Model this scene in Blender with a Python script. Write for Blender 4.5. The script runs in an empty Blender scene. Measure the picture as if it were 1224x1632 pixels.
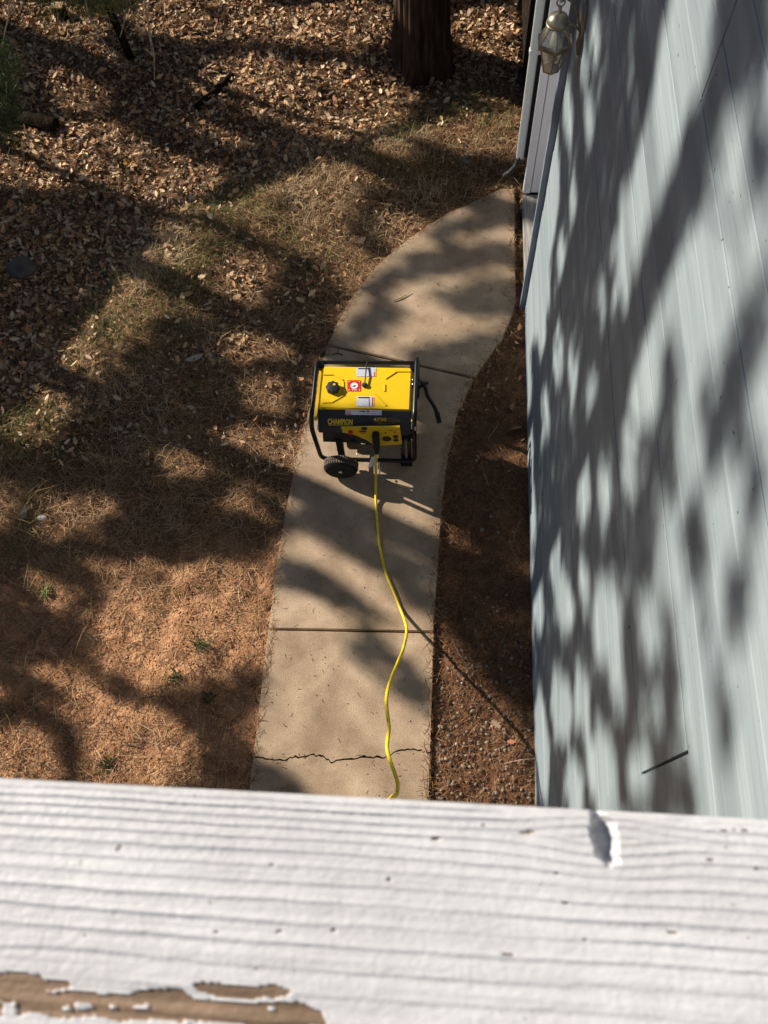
import bpy, bmesh, math, random
import numpy as np
from mathutils import Vector, Matrix
random.seed(7); RNG = np.random.default_rng(7)
scene = bpy.context.scene
COL = scene.collection

# ------------------------------------------------------------------ camera
F, CX, CY, H = 1273.0, 612.0, 816.0, 4.3          # photo focal length / centre in photo pixels, eye height
_vy = np.array([780 - CX, -2000 - CY, F]); _vy /= np.linalg.norm(_vy)
_nx = 675.0; _ny = CY + (F * F + (780 - CX) * (_nx - CX)) / (2000 + CY)
_nd = np.array([_nx - CX, _ny - CY, F]); _nd /= np.linalg.norm(_nd)
RM = np.array([np.cross(_vy, -_nd), _vy, -_nd])   # camera (x right, y down, z forward) -> world
cam_d = bpy.data.cameras.new('camera'); cam = bpy.data.objects.new('camera', cam_d); COL.objects.link(cam)
cam_d.sensor_fit = 'VERTICAL'; cam_d.sensor_height = 36; cam_d.lens = F / 1632 * 36
cam_d.clip_start = 0.02; cam_d.clip_end = 2000
m3 = Matrix([[RM[i][0], -RM[i][1], -RM[i][2]] for i in range(3)])
cam.matrix_world = Matrix.Translation((0, 0, H)) @ m3.to_4x4()
cam_d.dof.use_dof = True; cam_d.dof.focus_distance = 4.6; cam_d.dof.aperture_fstop = cam_d.lens / 2.3
scene.camera = cam

# ------------------------------------------------------------------ light
KX, KY = 1.7, 0.77                                # shadow shift per metre of height (x, -y)
SUN = np.array([-KX, KY, 1.0]); SUN /= np.linalg.norm(SUN)
world = bpy.data.worlds.new('World'); scene.world = world; world.use_nodes = True
wn = world.node_tree.nodes; wl = world.node_tree.links
sky = wn.new('ShaderNodeTexSky'); sky.sky_type = 'NISHITA'; sky.sun_disc = False
sky.altitude = 900; sky.air_density = .75; sky.dust_density = .3
sky.sun_elevation = math.asin(SUN[2]); sky.sun_rotation = math.atan2(SUN[0], SUN[1])
wl.new(sky.outputs[0], wn['Background'].inputs[0]); wn['Background'].inputs[1].default_value = 0.05
sl = bpy.data.lights.new('sun', 'SUN'); so = bpy.data.objects.new('sun', sl); COL.objects.link(so)
sl.energy = 5.0; sl.angle = math.radians(0.53); sl.color = (1.0, 0.90, 0.77)
so.rotation_euler = Vector(tuple(-SUN)).to_track_quat('-Z', 'Y').to_euler()
scene.view_settings.view_transform = 'Standard'; scene.view_settings.look = 'None'
scene.view_settings.exposure = 0.85; scene.view_settings.gamma = 1.0

# ------------------------------------------------------------------ pixel -> place helpers
def ray(u, v): return RM @ np.array([u - CX, v - CY, F])
def on_z(u, v, z=0.0):
    d = ray(u, v); return np.array([0, 0, H]) + (z - H) / d[2] * d
def on_x(u, v, x):
    d = ray(u, v); return np.array([0, 0, H]) + x / d[0] * d
def on_y(u, v, y):
    d = ray(u, v); return np.array([0, 0, H]) + y / d[1] * d
def to_px(P):
    c = (np.asarray(P, float) - np.array([0, 0, H])) @ RM
    return CX + F * c[..., 0] / c[..., 2], CY + F * c[..., 1] / c[..., 2]

# ------------------------------------------------------------------ noise
_tab = RNG.random((256, 256))
def vnoise(x, y, s=0):
    x = np.asarray(x, float) + s * 17.31; y = np.asarray(y, float) + s * 41.7
    xi = np.floor(x).astype(int); yi = np.floor(y).astype(int); fx = x - xi; fy = y - yi
    fx = fx * fx * (3 - 2 * fx); fy = fy * fy * (3 - 2 * fy)
    a = _tab[xi & 255, yi & 255]; b = _tab[(xi + 1) & 255, yi & 255]
    c = _tab[xi & 255, (yi + 1) & 255]; d = _tab[(xi + 1) & 255, (yi + 1) & 255]
    return (a * (1 - fx) + b * fx) * (1 - fy) + (c * (1 - fx) + d * fx) * fy - 0.5
def fnoise(x, y, s=0, o=3):
    r = 0; a = 1
    for i in range(o): r = r + a * vnoise(x * 2 ** i, y * 2 ** i, s + i * 3); a *= .5
    return r
def inpoly(u, v, poly):
    u = np.asarray(u, float); v = np.asarray(v, float); r = np.zeros(u.shape, bool); n = len(poly); j = n - 1
    for i in range(n):
        xi, yi = poly[i]; xj, yj = poly[j]
        r ^= ((yi > v) != (yj > v)) & (u < (xj - xi) * (v - yi) / ((yj - yi) or 1e-9) + xi); j = i
    return r

# ------------------------------------------------------------------ mesh helpers
def mesh_from(name, V, Fc, cols=None, smooth=False):
    """V (n,3) array, Fc (m,k) array of equal-length faces or list of lists."""
    me = bpy.data.meshes.new(name)
    if isinstance(Fc, np.ndarray):
        m, k = Fc.shape
        me.vertices.add(len(V)); me.vertices.foreach_set('co', np.asarray(V, np.float32).ravel())
        me.loops.add(m * k); me.loops.foreach_set('vertex_index', Fc.astype(np.int32).ravel())
        me.polygons.add(m); me.polygons.foreach_set('loop_start', np.arange(0, m * k, k, dtype=np.int32))
        me.update(calc_edges=True)
    else:
        me.from_pydata([tuple(map(float, p)) for p in V], [], [list(f) for f in Fc])
    if cols is not None:
        at = me.attributes.new('tint', 'FLOAT_COLOR', 'FACE')
        c4 = np.ones((len(cols), 4), np.float32); c4[:, :3] = cols; at.data.foreach_set('color', c4.ravel())
    if smooth: me.polygons.foreach_set('use_smooth', np.ones(len(me.polygons), bool))
    me.validate(); return me

class MB:
    def __init__(s): s.v = []; s.f = []
    def add(s, V, Fc):
        o = len(s.v); s.v += [tuple(map(float, p)) for p in V]; s.f += [[i + o for i in f] for f in Fc]; return s
    def box(s, x0, x1, y0, y1, z0, z1):
        return s.add([(x, y, z) for z in (z0, z1) for y in (y0, y1) for x in (x0, x1)],
                     [(0, 2, 3, 1), (4, 5, 7, 6), (0, 1, 5, 4), (2, 6, 7, 3), (0, 4, 6, 2), (1, 3, 7, 5)])
    def tube(s, pts, r, n=10, caps=True):
        pts = [Vector(tuple(map(float, p))) for p in pts]; m = len(pts)
        rs = list(r) if hasattr(r, '__len__') else [r] * m
        V = []; Fc = []; ref = None
        for i, p in enumerate(pts):
            t = (pts[min(i + 1, m - 1)] - pts[max(i - 1, 0)])
            t = t.normalized() if t.length > 1e-9 else Vector((0, 0, 1))
            if ref is None:
                ref = t.orthogonal().normalized()
            ref = (ref - t * ref.dot(t))
            ref = ref.normalized() if ref.length > 1e-6 else t.orthogonal().normalized()
            b = t.cross(ref)
            for k in range(n):
                a = 2 * math.pi * k / n; V.append(p + (ref * math.cos(a) + b * math.sin(a)) * rs[i])
        for i in range(m - 1):
            for k in range(n):
                Fc.append((i * n + k, i * n + (k + 1) % n, (i + 1) * n + (k + 1) % n, (i + 1) * n + k))
        if caps: Fc.append(tuple(range(n - 1, -1, -1))); Fc.append(tuple((m - 1) * n + k for k in range(n)))
        return s.add(V, Fc)
    def lathe(s, prof, c, axis='z', n=24, ph=0.0):
        """prof: (r, h) pairs; closed at ends where r==0"""
        V = []; Fc = []
        for r, h in prof:
            for k in range(n):
                a = ph + 2 * math.pi * k / n; p = (r * math.cos(a), r * math.sin(a), h)
                if axis == 'y': p = (p[0], p[2], p[1])
                V.append((p[0] + c[0], p[1] + c[1], p[2] + c[2]))
        for i in range(len(prof) - 1):
            for k in range(n):
                q = (i * n + k, i * n + (k + 1) % n, (i + 1) * n + (k + 1) % n, (i + 1) * n + k)
                Fc.append(q if axis == 'z' else q[::-1])
        Fc.append(tuple(range(n - 1, -1, -1))); Fc.append(tuple((len(prof) - 1) * n + k for k in range(n)))
        return s.add(V, Fc)
    def prism(s, poly, ext):
        """poly: list of 3-D points, ext: extrusion vector"""
        n = len(poly); e = np.array(ext, float); P = [np.array(p, float) for p in poly]
        return s.add(P + [p + e for p in P], [tuple(range(n))[::-1], tuple(range(n, 2 * n))] +
                     [(i, (i + 1) % n, n + (i + 1) % n, n + i) for i in range(n)])
    def bm(s):
        b = bmesh.new(); vs = [b.verts.new(p) for p in s.v]
        for f in s.f:
            try: b.faces.new([vs[i] for i in f])
            except ValueError: pass
        bmesh.ops.recalc_face_normals(b, faces=b.faces[:]); return b

def build(name, mb, material, parent=None, bevel=0, seg=2, smooth=False, loc=None):
    """one mesh object; coordinates are world, made local to the root parent's location"""
    b = mb.bm()
    if bevel:
        ed = [e for e in b.edges if len(e.link_faces) == 2 and e.calc_face_angle(0) > .45]
        bmesh.ops.bevel(b, geom=ed, offset=bevel, segments=seg, affect='EDGES', clamp_overlap=True)
    me = bpy.data.meshes.new(name); b.to_mesh(me); b.free()
    if smooth:
        for p in me.polygons: p.use_smooth = True
        try: me.set_sharp_from_angle(angle=math.radians(38))
        except Exception: pass
    return place(name, me, material, parent)

def rootloc(o):
    while o.parent: o = o.parent
    return o.location.copy()
def place(name, me, material, parent=None):
    if material is not None:
        me.materials.clear(); me.materials.append(MAT[material] if isinstance(material, str) else material)
    o = bpy.data.objects.new(name, me); COL.objects.link(o)
    if parent:
        me.transform(Matrix.Translation(-rootloc(parent))); o.parent = parent
    else:
        co = np.array([v.co[:] for v in me.vertices]) if len(me.vertices) < 20000 else None
        if co is not None and len(co):
            c = (co.min(0) + co.max(0)) / 2; c[2] = co[:, 2].min()
            me.transform(Matrix.Translation(-Vector(c))); o.location = c
    return o
def tag(o, label=None, cat=None, group=None, kind=None):
    if label: o['label'] = label
    if cat: o['category'] = cat
    if group: o['group'] = group
    if kind: o['kind'] = kind
    return o
def thing(name, loc, label=None, cat=None, group=None, kind=None):
    o = bpy.data.objects.new(name, None); COL.objects.link(o); o.location = tuple(map(float, loc)); o.empty_display_size = .1
    return tag(o, label, cat, group, kind)

# ------------------------------------------------------------------ materials
MAT = {}
def mat(name, c1, c2=None, rough=.7, scale=8, detail=6, bump=0, bscale=60, stretch=(1, 1, 1), metal=0, spec=.4, extra=None):
    m = bpy.data.materials.new(name); m.use_nodes = True; nt = m.node_tree; N = nt.nodes; L = nt.links
    b = N['Principled BSDF']; b.inputs['Roughness'].default_value = rough; b.inputs['Metallic'].default_value = metal
    b.inputs['Specular IOR Level'].default_value = spec
    tc = N.new('ShaderNodeTexCoord'); mp = N.new('ShaderNodeMapping'); mp.inputs['Scale'].default_value = stretch
    L.new(tc.outputs['Object'], mp.inputs[0])
    if c2 is None: c2 = tuple(x * .8 for x in c1)
    nz = N.new('ShaderNodeTexNoise'); nz.inputs['Scale'].default_value = scale; nz.inputs['Detail'].default_value = detail
    L.new(mp.outputs[0], nz.inputs['Vector'])
    r = N.new('ShaderNodeValToRGB'); r.color_ramp.elements[0].position = .35; r.color_ramp.elements[1].position = .65
    r.color_ramp.elements[0].color = (*c2, 1); r.color_ramp.elements[1].color = (*c1, 1)
    L.new(nz.outputs[0], r.inputs[0]); L.new(r.outputs[0], b.inputs['Base Color'])
    if bump:
        n2 = N.new('ShaderNodeTexNoise'); n2.inputs['Scale'].default_value = bscale; n2.inputs['Detail'].default_value = 5
        L.new(mp.outputs[0], n2.inputs['Vector'])
        bp = N.new('ShaderNodeBump'); bp.inputs['Strength'].default_value = 1; bp.inputs['Distance'].default_value = bump
        L.new(n2.outputs[0], bp.inputs['Height']); L.new(bp.outputs[0], b.inputs['Normal'])
    MAT[name] = m
    if extra: extra(m, N, L, b, mp, r)
    return m
def tintmat(name, rough=.75, trans=0.0, spec=.25):
    m = bpy.data.materials.new(name); m.use_nodes = True; N = m.node_tree.nodes; L = m.node_tree.links
    b = N['Principled BSDF']; b.inputs['Roughness'].default_value = rough; b.inputs['Specular IOR Level'].default_value = spec
    a = N.new('ShaderNodeAttribute'); a.attribute_name = 'tint'; L.new(a.outputs['Color'], b.inputs['Base Color'])
    if trans:
        t = N.new('ShaderNodeBsdfTranslucent'); L.new(a.outputs['Color'], t.inputs[0])
        x = N.new('ShaderNodeMixShader'); x.inputs[0].default_value = trans
        L.new(b.outputs[0], x.inputs[1]); L.new(t.outputs[0], x.inputs[2]); L.new(x.outputs[0], N['Material Output'].inputs[0])
    MAT[name] = m
tintmat('litter', .8, .12); tintmat('foliage', .6, .25); tintmat('stones', .8)

def _soil(m, N, L, b, mp, r):
    a = N.new('ShaderNodeAttribute'); a.attribute_name = 'zone'
    n = N.new('ShaderNodeTexNoise'); n.inputs['Scale'].default_value = 26; n.inputs['Detail'].default_value = 8; L.new(mp.outputs[0], n.inputs['Vector'])
    q = N.new('ShaderNodeValToRGB'); q.color_ramp.elements[0].color = (.040, .026, .016, 1); q.color_ramp.elements[1].color = (.17, .105, .058, 1)
    q.color_ramp.elements[0].position = .3; q.color_ramp.elements[1].position = .7; L.new(n.outputs[0], q.inputs[0])
    x = N.new('ShaderNodeMix'); x.data_type = 'RGBA'; L.new(a.outputs['Fac'], x.inputs['Factor'])
    L.new(q.outputs[0], x.inputs['A']); L.new(r.outputs[0], x.inputs['B']); L.new(x.outputs['Result'], b.inputs['Base Color'])
mat('soil', (.55, .305, .165), (.28, .14, .07), .95, 9, 9, .012, 38, spec=.1, extra=_soil)

def _concrete(m, N, L, b, mp, r):
    # aggregate speckle and broom lines over the mottled base
    s = N.new('ShaderNodeTexNoise'); s.inputs['Scale'].default_value = 190; s.inputs['Detail'].default_value = 3; L.new(mp.outputs[0], s.inputs['Vector'])
    q = N.new('ShaderNodeValToRGB'); q.color_ramp.elements[0].position = .34; q.color_ramp.elements[1].position = .46
    q.color_ramp.elements[0].color = (.55, .52, .48, 1); q.color_ramp.elements[1].color = (1, 1, 1, 1); L.new(s.outputs[0], q.inputs[0])
    big = N.new('ShaderNodeTexNoise'); big.inputs['Scale'].default_value = 2.3; big.inputs['Detail'].default_value = 9; big.inputs['Roughness'].default_value = .7
    L.new(mp.outputs[0], big.inputs['Vector'])
    q2 = N.new('ShaderNodeValToRGB'); q2.color_ramp.elements[0].position = .3; q2.color_ramp.elements[1].position = .62
    q2.color_ramp.elements[0].color = (.52, .48, .44, 1); q2.color_ramp.elements[1].color = (1.0, 1.0, 1.0, 1); L.new(big.outputs[0], q2.inputs[0])
    x = N.new('ShaderNodeMix'); x.data_type = 'RGBA'; x.blend_type = 'MULTIPLY'; x.inputs['Factor'].default_value = .8
    L.new(r.outputs[0], x.inputs['A']); L.new(q.outputs[0], x.inputs['B'])
    y = N.new('ShaderNodeMix'); y.data_type = 'RGBA'; y.blend_type = 'MULTIPLY'; y.inputs['Factor'].default_value = 1
    L.new(x.outputs['Result'], y.inputs['A']); L.new(q2.outputs[0], y.inputs['B']); L.new(y.outputs['Result'], b.inputs['Base Color'])
mat('concrete', (.53, .405, .285), (.41, .31, .215), .9, 5, 8, .0030, 220, spec=.2, extra=_concrete)

def _siding(m, N, L, b, mp, r):
    oi = N.new('ShaderNodeObjectInfo'); cb_ = N.new('ShaderNodeCombineXYZ'); mm = N.new('ShaderNodeMath'); mm.operation = 'MULTIPLY'; mm.inputs[1].default_value = 61.0
    L.new(oi.outputs['Random'], mm.inputs[0])
    for i_ in range(3): L.new(mm.outputs[0], cb_.inputs[i_])
    L.new(cb_.outputs[0], mp.inputs['Location'])
    mr = N.new('ShaderNodeMapRange'); mr.inputs['To Min'].default_value = .93; mr.inputs['To Max'].default_value = 1.05; L.new(oi.outputs['Random'], mr.inputs[0])
    x = N.new('ShaderNodeMix'); x.data_type = 'RGBA'; x.blend_type = 'MULTIPLY'; x.inputs['Factor'].default_value = 1
    L.new(r.outputs[0], x.inputs['A']); L.new(mr.outputs[0], x.inputs['B'])
    # sparse flecks of dirt
    s = N.new('ShaderNodeTexNoise'); s.inputs['Scale'].default_value = 55; s.inputs['Detail'].default_value = 2
    tc = N.new('ShaderNodeTexCoord'); va = N.new('ShaderNodeVectorMath'); L.new(tc.outputs['Object'], va.inputs[0]); L.new(cb_.outputs[0], va.inputs[1]); L.new(va.outputs[0], s.inputs['Vector'])
    q = N.new('ShaderNodeValToRGB'); q.color_ramp.elements[0].position = .235; q.color_ramp.elements[1].position = .27
    q.color_ramp.elements[0].color = (.25, .24, .22, 1); q.color_ramp.elements[1].color = (1, 1, 1, 1); L.new(s.outputs[0], q.inputs[0])
    y = N.new('ShaderNodeMix'); y.data_type = 'RGBA'; y.blend_type = 'MULTIPLY'; y.inputs['Factor'].default_value = 1
    L.new(x.outputs['Result'], y.inputs['A']); L.new(q.outputs[0], y.inputs['B']); L.new(y.outputs['Result'], b.inputs['Base Color'])
mat('siding', (.243, .296, .322), (.182, .228, .255), .6, 7, 8, .003, 34, (1, .10, 1.8), spec=.35, extra=_siding)
mat('trim_blue', (.17, .20, .25), (.13, .155, .20), .6, 8, 5, .001, 40)
mat('white_paint', (.84, .83, .87), (.76, .75, .79), .55, 5, 7, .001, 30, (1, 1, .15))
mat('gutter_paint', (.70, .74, .72), (.60, .65, .64), .4, 6, 6, .0005, 30, (1, 1, .3))
mat('grey_wood', (.36, .34, .31), (.17, .16, .15), .9, 14, 8, .003, 30, (5, .35, 5))
mat('dark_gap', (.02, .02, .022), None, .95)
mat('pipe', (.05, .05, .05), (.015, .015, .015), .6, 30)
mat('bark', (.085, .052, .035), (.022, .014, .010), .95, 9, 8, .012, 26, (3, 3, .35), spec=.1)
mat('bark_grey', (.12, .095, .075), (.05, .04, .032), .95, 9, 8, .01, 26, (2, 2, .5), spec=.1)
mat('twig', (.50, .40, .28), (.32, .24, .16), .85, 30)
mat('dark_log_and_shade', (.032, .023, .017), (.010, .008, .006), 1, 14, 8, .012, 45, (1, 1, 1), spec=.02)
mat('cut_wood', (.42, .30, .18), (.28, .19, .11), .9, 25)
mat('rock', (.13, .11, .09), (.06, .05, .042), .9, 9, 8, .006, 40)
mat('pale_stone', (.27, .215, .16), (.17, .135, .10), .9, 14, 8, .003, 60)
mat('yellow_paint', (.70, .465, .005), (.66, .435, .006), .4, 7, 9, .0003, 30, spec=.5)
mat('black_paint', (.009, .009, .010), (.007, .007, .008), .32, 5, 4, .0002, 200, spec=.3)
mat('black_plastic', (.017, .019, .026), (.012, .013, .018), .5, 5, 4, .0003, 300)
mat('rubber', (.016, .015, .014), (.010, .010, .010), .85, 40, 5, .0006, 200)
mat('dusty_rubber', (.19, .15, .115), (.055, .045, .036), .95, 18, 8, .001, 150)
mat('steel', (.62, .62, .62), (.45, .45, .45), .28, 30, metal=1)
mat('engine_metal', (.035, .035, .037), (.016, .016, .017), .5, 14, 6, .001, 90, metal=.4)
mat('red_print', (.56, .025, .03), (.5, .02, .025), .45, 5)
mat('white_print', (.75, .75, .76), (.68, .68, .70), .45, 5)
mat('blue_print', (.05, .13, .32), None, .45, 5)
mat('gold_print', (.72, .50, .02), (.66, .45, .02), .45, 5)
mat('dull_print', (.26, .21, .03), None, .5, 5)
def _print(m, N, L, b, mp, r):
    w = N.new('ShaderNodeTexWave'); w.wave_type = 'BANDS'; w.bands_direction = 'Y'; w.inputs['Scale'].default_value = 42; w.inputs['Distortion'].default_value = 0
    L.new(mp.outputs[0], w.inputs['Vector'])
    n = N.new('ShaderNodeTexNoise'); n.inputs['Scale'].default_value = 160; L.new(mp.outputs[0], n.inputs['Vector'])
    mu = N.new('ShaderNodeMath'); mu.operation = 'MULTIPLY'; L.new(w.outputs['Fac'], mu.inputs[0]); L.new(n.outputs[0], mu.inputs[1])
    q = N.new('ShaderNodeValToRGB'); q.color_ramp.elements[0].position = .22; q.color_ramp.elements[1].position = .40
    q.color_ramp.elements[0].color = (.70, .72, .78, 1); q.color_ramp.elements[1].color = (.20, .24, .34, 1)
    L.new(mu.outputs[0], q.inputs[0]); L.new(q.outputs[0], b.inputs['Base Color'])
mat('small_print', (.75, .75, .76), None, .45, 5, extra=_print)
mat('cord_yellow', (.82, .62, .02), (.62, .46, .03), .46, 14, 8, spec=.45)
mat('brass', (.34, .315, .25), (.17, .155, .12), .36, 18, 6, .0004, 120, metal=.7)
mat('bulb', (.82, .82, .80), None, .4, 5)
g = bpy.data.materials.new('glass'); g.use_nodes = True; _n = g.node_tree.nodes; _l = g.node_tree.links
_gl = _n.new('ShaderNodeBsdfGlossy'); _gl.inputs['Roughness'].default_value = .06
_df = _n.new('ShaderNodeBsdfDiffuse'); _df.inputs[0].default_value = (.55, .54, .48, 1)
_tr = _n.new('ShaderNodeBsdfTransparent'); _tr.inputs[0].default_value = (.9, .9, .86, 1)
_m1 = _n.new('ShaderNodeMixShader'); _m1.inputs[0].default_value = .13; _l.new(_tr.outputs[0], _m1.inputs[1]); _l.new(_df.outputs[0], _m1.inputs[2])
_m2 = _n.new('ShaderNodeMixShader'); _m2.inputs[0].default_value = .14; _l.new(_m1.outputs[0], _m2.inputs[1]); _l.new(_gl.outputs[0], _m2.inputs[2])
_l.new(_m2.outputs[0], _n['Material Output'].inputs[0]); MAT['glass'] = g

def _rail(m, N, L, b, mp, r):
    a = N.new('ShaderNodeAttribute'); a.attribute_name = 'peel'
    n = N.new('ShaderNodeTexNoise'); n.inputs['Scale'].default_value = 40; n.inputs['Detail'].default_value = 7
    m2 = N.new('ShaderNodeMapping'); m2.inputs['Scale'].default_value = (.35, 4, 1); tc = N.new('ShaderNodeTexCoord')
    L.new(tc.outputs['Object'], m2.inputs[0]); L.new(m2.outputs[0], n.inputs['Vector'])
    q = N.new('ShaderNodeValToRGB'); q.color_ramp.elements[0].position = .3; q.color_ramp.elements[1].position = .7
    q.color_ramp.elements[0].color = (.095, .062, .040, 1); q.color_ramp.elements[1].color = (.27, .185, .125, 1); L.new(n.outputs[0], q.inputs[0])
    # specks of dirt
    s = N.new('ShaderNodeTexNoise'); s.inputs['Scale'].default_value = 150; s.inputs['Detail'].default_value = 3; L.new(tc.outputs['Object'], s.inputs['Vector'])
    q2 = N.new('ShaderNodeValToRGB'); q2.color_ramp.elements[0].position = .23; q2.color_ramp.elements[1].position = .29
    q2.color_ramp.elements[0].color = (.38, .31, .26, 1); q2.color_ramp.elements[1].color = (1, 1, 1, 1); L.new(s.outputs[0], q2.inputs[0])
    y = N.new('ShaderNodeMix'); y.data_type = 'RGBA'; y.blend_type = 'MULTIPLY'; y.inputs['Factor'].default_value = 1
    L.new(r.outputs[0], y.inputs['A']); L.new(q2.outputs[0], y.inputs['B'])
    x = N.new('ShaderNodeMix'); x.data_type = 'RGBA'; L.new(a.outputs['Fac'], x.inputs['Factor'])
    L.new(y.outputs['Result'], x.inputs['A']); L.new(q.outputs[0], x.inputs['B']); L.new(x.outputs['Result'], b.inputs['Base Color'])
mat('rail_paint', (.51, .515, .54), (.45, .45, .475), .5, 12, 7, .0004, 160, (1, 2, 1), spec=.35, extra=_rail)
mat('deck_wood', (.33, .25, .18), (.20, .15, .11), .85, 9, 7, .002, 30, (.3, 4, 4))

# ================================================================== path outline (world)
PL = np.array([on_z(*p)[:2] for p in [(398,1255),(430,985),(452,830),(490,660),(522,550),(560,475),(610,415),(680,360),(745,325),(800,300)]])
PR = np.array([on_z(*p)[:2] for p in [(683,1270),(692,985),(705,800),(715,720),(728,660),(755,603),(775,573),(800,540),(815,505),(822,480),(821,400),(820,300)]])
PL = np.vstack([[-.91, -2.2], PL]); PR = np.vstack([[.012, -2.2], PR])
def smooth_chain(P, n=4):
    out = []; P = [np.array(p) for p in P]
    for i in range(len(P) - 1):
        p0 = P[max(i - 1, 0)]; p1 = P[i]; p2 = P[i + 1]; p3 = P[min(i + 2, len(P) - 1)]
        for t in np.arange(n) / n:
            out.append(.5 * ((2 * p1) + (-p0 + p2) * t + (2 * p0 - 5 * p1 + 4 * p2 - p3) * t * t + (-p0 + 3 * p1 - 3 * p2 + p3) * t ** 3))
    out.append(P[-1]); return np.array(out)
PLs = smooth_chain(PL)
YEND = PL[-1][1]
def xl(y): return np.interp(y, PLs[:, 1], PLs[:, 0])
def xr(y): return np.interp(y, PR[:, 1], PR[:, 0])
XW = 0.556                                        # face of the siding

# ------------------------------------------------------------------ terrain
RIDGE = np.array([on_z(*p)[:2] for p in [(-60,790),(60,655),(150,555),(240,440),(330,360),(450,310),(560,262),(690,215),(830,160)]])
def seg_dist(x, y, P):
    d = np.full(np.shape(x), 1e9); side = np.zeros(np.shape(x))
    for (ax, ay), (bx, by) in zip(P[:-1], P[1:]):
        ex, ey = bx - ax, by - ay; t = np.clip(((x - ax) * ex + (y - ay) * ey) / (ex * ex + ey * ey), 0, 1)
        qx, qy = x - ax - t * ex, y - ay - t * ey; dd = np.hypot(qx, qy); s = np.sign(ex * qy - ey * qx)
        side = np.where(dd < d, s, side); d = np.minimum(d, dd)
    return d, side
def path_gap(x, y):
    """distance outside the path (approx), negative inside"""
    g = np.maximum(xl(y) - x, x - xr(y)); g = np.maximum(g, (y - YEND) * .8); return g
def terrain(x, y):
    x = np.asarray(x, float); y = np.asarray(y, float)
    g = path_gap(x, y); a = np.clip((g - .03) / .7, 0, 1); a = a * a * (3 - 2 * a)
    wallfade = np.clip((XW - .05 - x) / .6, 0, 1)
    d, s = seg_dist(x, y, RIDGE)
    ridge = .055 * np.exp(-(d / np.where(s > 0, .22, .5)) ** 2) - .06 * np.exp(-((d - .6) / .35) ** 2) * (s > 0)
    far = np.clip((y - 3.5) / 3, 0, 1)
    z = -.03 - .012 * np.clip(g, 0, 1) / .5 * 0 + a * wallfade * (ridge + .05 * fnoise(x * .9, y * .9, 1) + .15 * far * fnoise(x * .55, y * .55, 5, 2))
    z = z + np.clip(g / .1, 0, 1) * (.028 * fnoise(x * 4.2, y * 4.2, 2) + .016 * fnoise(x * 15, y * 15, 4, 3))
    return z
def zone_red(x, y):
    """1 = bare red soil near the deck, 0 = humus under litter"""
    return np.maximum(np.clip((2.0 - y + .8 * fnoise(x * 1.3, y * 1.3, 8)) / .8, 0, 1) * np.clip((-.5 - x) / .4 + .2, 0, 1), .22 * (x > -.3) * (y < 4))

gx = np.concatenate([-400 + 394 * np.linspace(0, 1, 26) ** .35, np.arange(-5.97, 1.2, .035), 1.2 + 400 * np.linspace(.0001, 1, 22) ** 3])
gy = np.concatenate([-400 + 397.6 * np.linspace(0, 1, 26) ** .35, np.arange(-2.37, 9.6, .035), 9.6 + 400 * np.linspace(.0001, 1, 22) ** 3])
gx = np.unique(np.round(gx, 4)); gy = np.unique(np.round(gy, 4))
XX, YY = np.meshgrid(gx, gy); ZZ = terrain(XX, YY)
nxg, nyg = len(gx), len(gy)
idx = np.arange(nxg * nyg).reshape(nyg, nxg)
fc = np.stack([idx[:-1, :-1], idx[:-1, 1:], idx[1:, 1:], idx[1:, :-1]], -1).reshape(-1, 4)
gm = mesh_from('ground', np.stack([XX, YY, ZZ], -1).reshape(-1, 3), fc, smooth=True)
at = gm.attributes.new('zone', 'FLOAT', 'POINT'); at.data.foreach_set('value', zone_red(XX, YY).astype(np.float32).ravel())
gm.materials.append(MAT['soil']); go = bpy.data.objects.new('ground', gm); COL.objects.link(go); tag(go, 'brown sloping yard soil under fallen leaves and pine needles', 'ground', kind='structure')

# ------------------------------------------------------------------ concrete path: slabs between joints
path = thing('path', (-.45, 1.2, 0), 'curved beige concrete footpath running beside the house', 'path', kind='structure')
crack = [on_z(*p)[:2] for p in [(399,1207),(412,1206),(430,1211),(450,1212),(470,1207),(500,1203),(515,1207),(530,1214),(560,1211),(585,1206),(610,1209),(630,1199),(655,1194),(672,1197),(686,1200)]]
joint1 = [on_z(*p)[:2] for p in [(428,1003),(691,1008)]]
joint2 = [on_z(*p)[:2] for p in [(523,550),(755,602)]]
def chain_between(P, ya, yb):
    return [np.array(p) for p in P if ya + .004 < p[1] < yb - .004]
def slab(low, high, gl, gh):
    """low/high: joint polylines left->right (None = path end); gl, gh half gaps"""
    lo = [np.array(p) + (0, gl) for p in low]; hi = [np.array(p) - (0, gh) for p in high]
    lo[0][0] = xl(lo[0][1]); lo[-1][0] = xr(lo[-1][1]); hi[0][0] = xl(hi[0][1]); hi[-1][0] = xr(hi[-1][1])
    poly = lo + chain_between(PR, lo[-1][1], hi[-1][1]) + hi[::-1] + chain_between(PLs, lo[0][1], hi[0][1])[::-1]
    mb = MB(); mb.prism([(p[0], p[1], -.1) for p in poly], (0, 0, .1))
    o = build('slab', mb, 'concrete', path, bevel=.005, seg=2); return o
bottom = [(-.91, -2.2), (.012, -2.2)]; top = [(PL[-1][0], YEND), (PR[-1][0], YEND)]
_c = []
for p_, q_ in zip(crack[:-1], crack[1:]):
    for t_ in np.linspace(0, 1, 6)[:-1]: _c.append(p_ + (q_ - p_) * t_ + np.array([0, RNG.normal(0, .0035)]))
crack_lo = _c + [crack[-1]]; crack_hi = [p_ + np.array([0, abs(RNG.normal(0, .003))]) for p_ in crack_lo]
slab(bottom, crack_lo, 0, .0025); slab(crack_hi, joint1, .003, .006); slab(joint1, joint2, .006, .006); slab(joint2, top, .006, 0)

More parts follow.
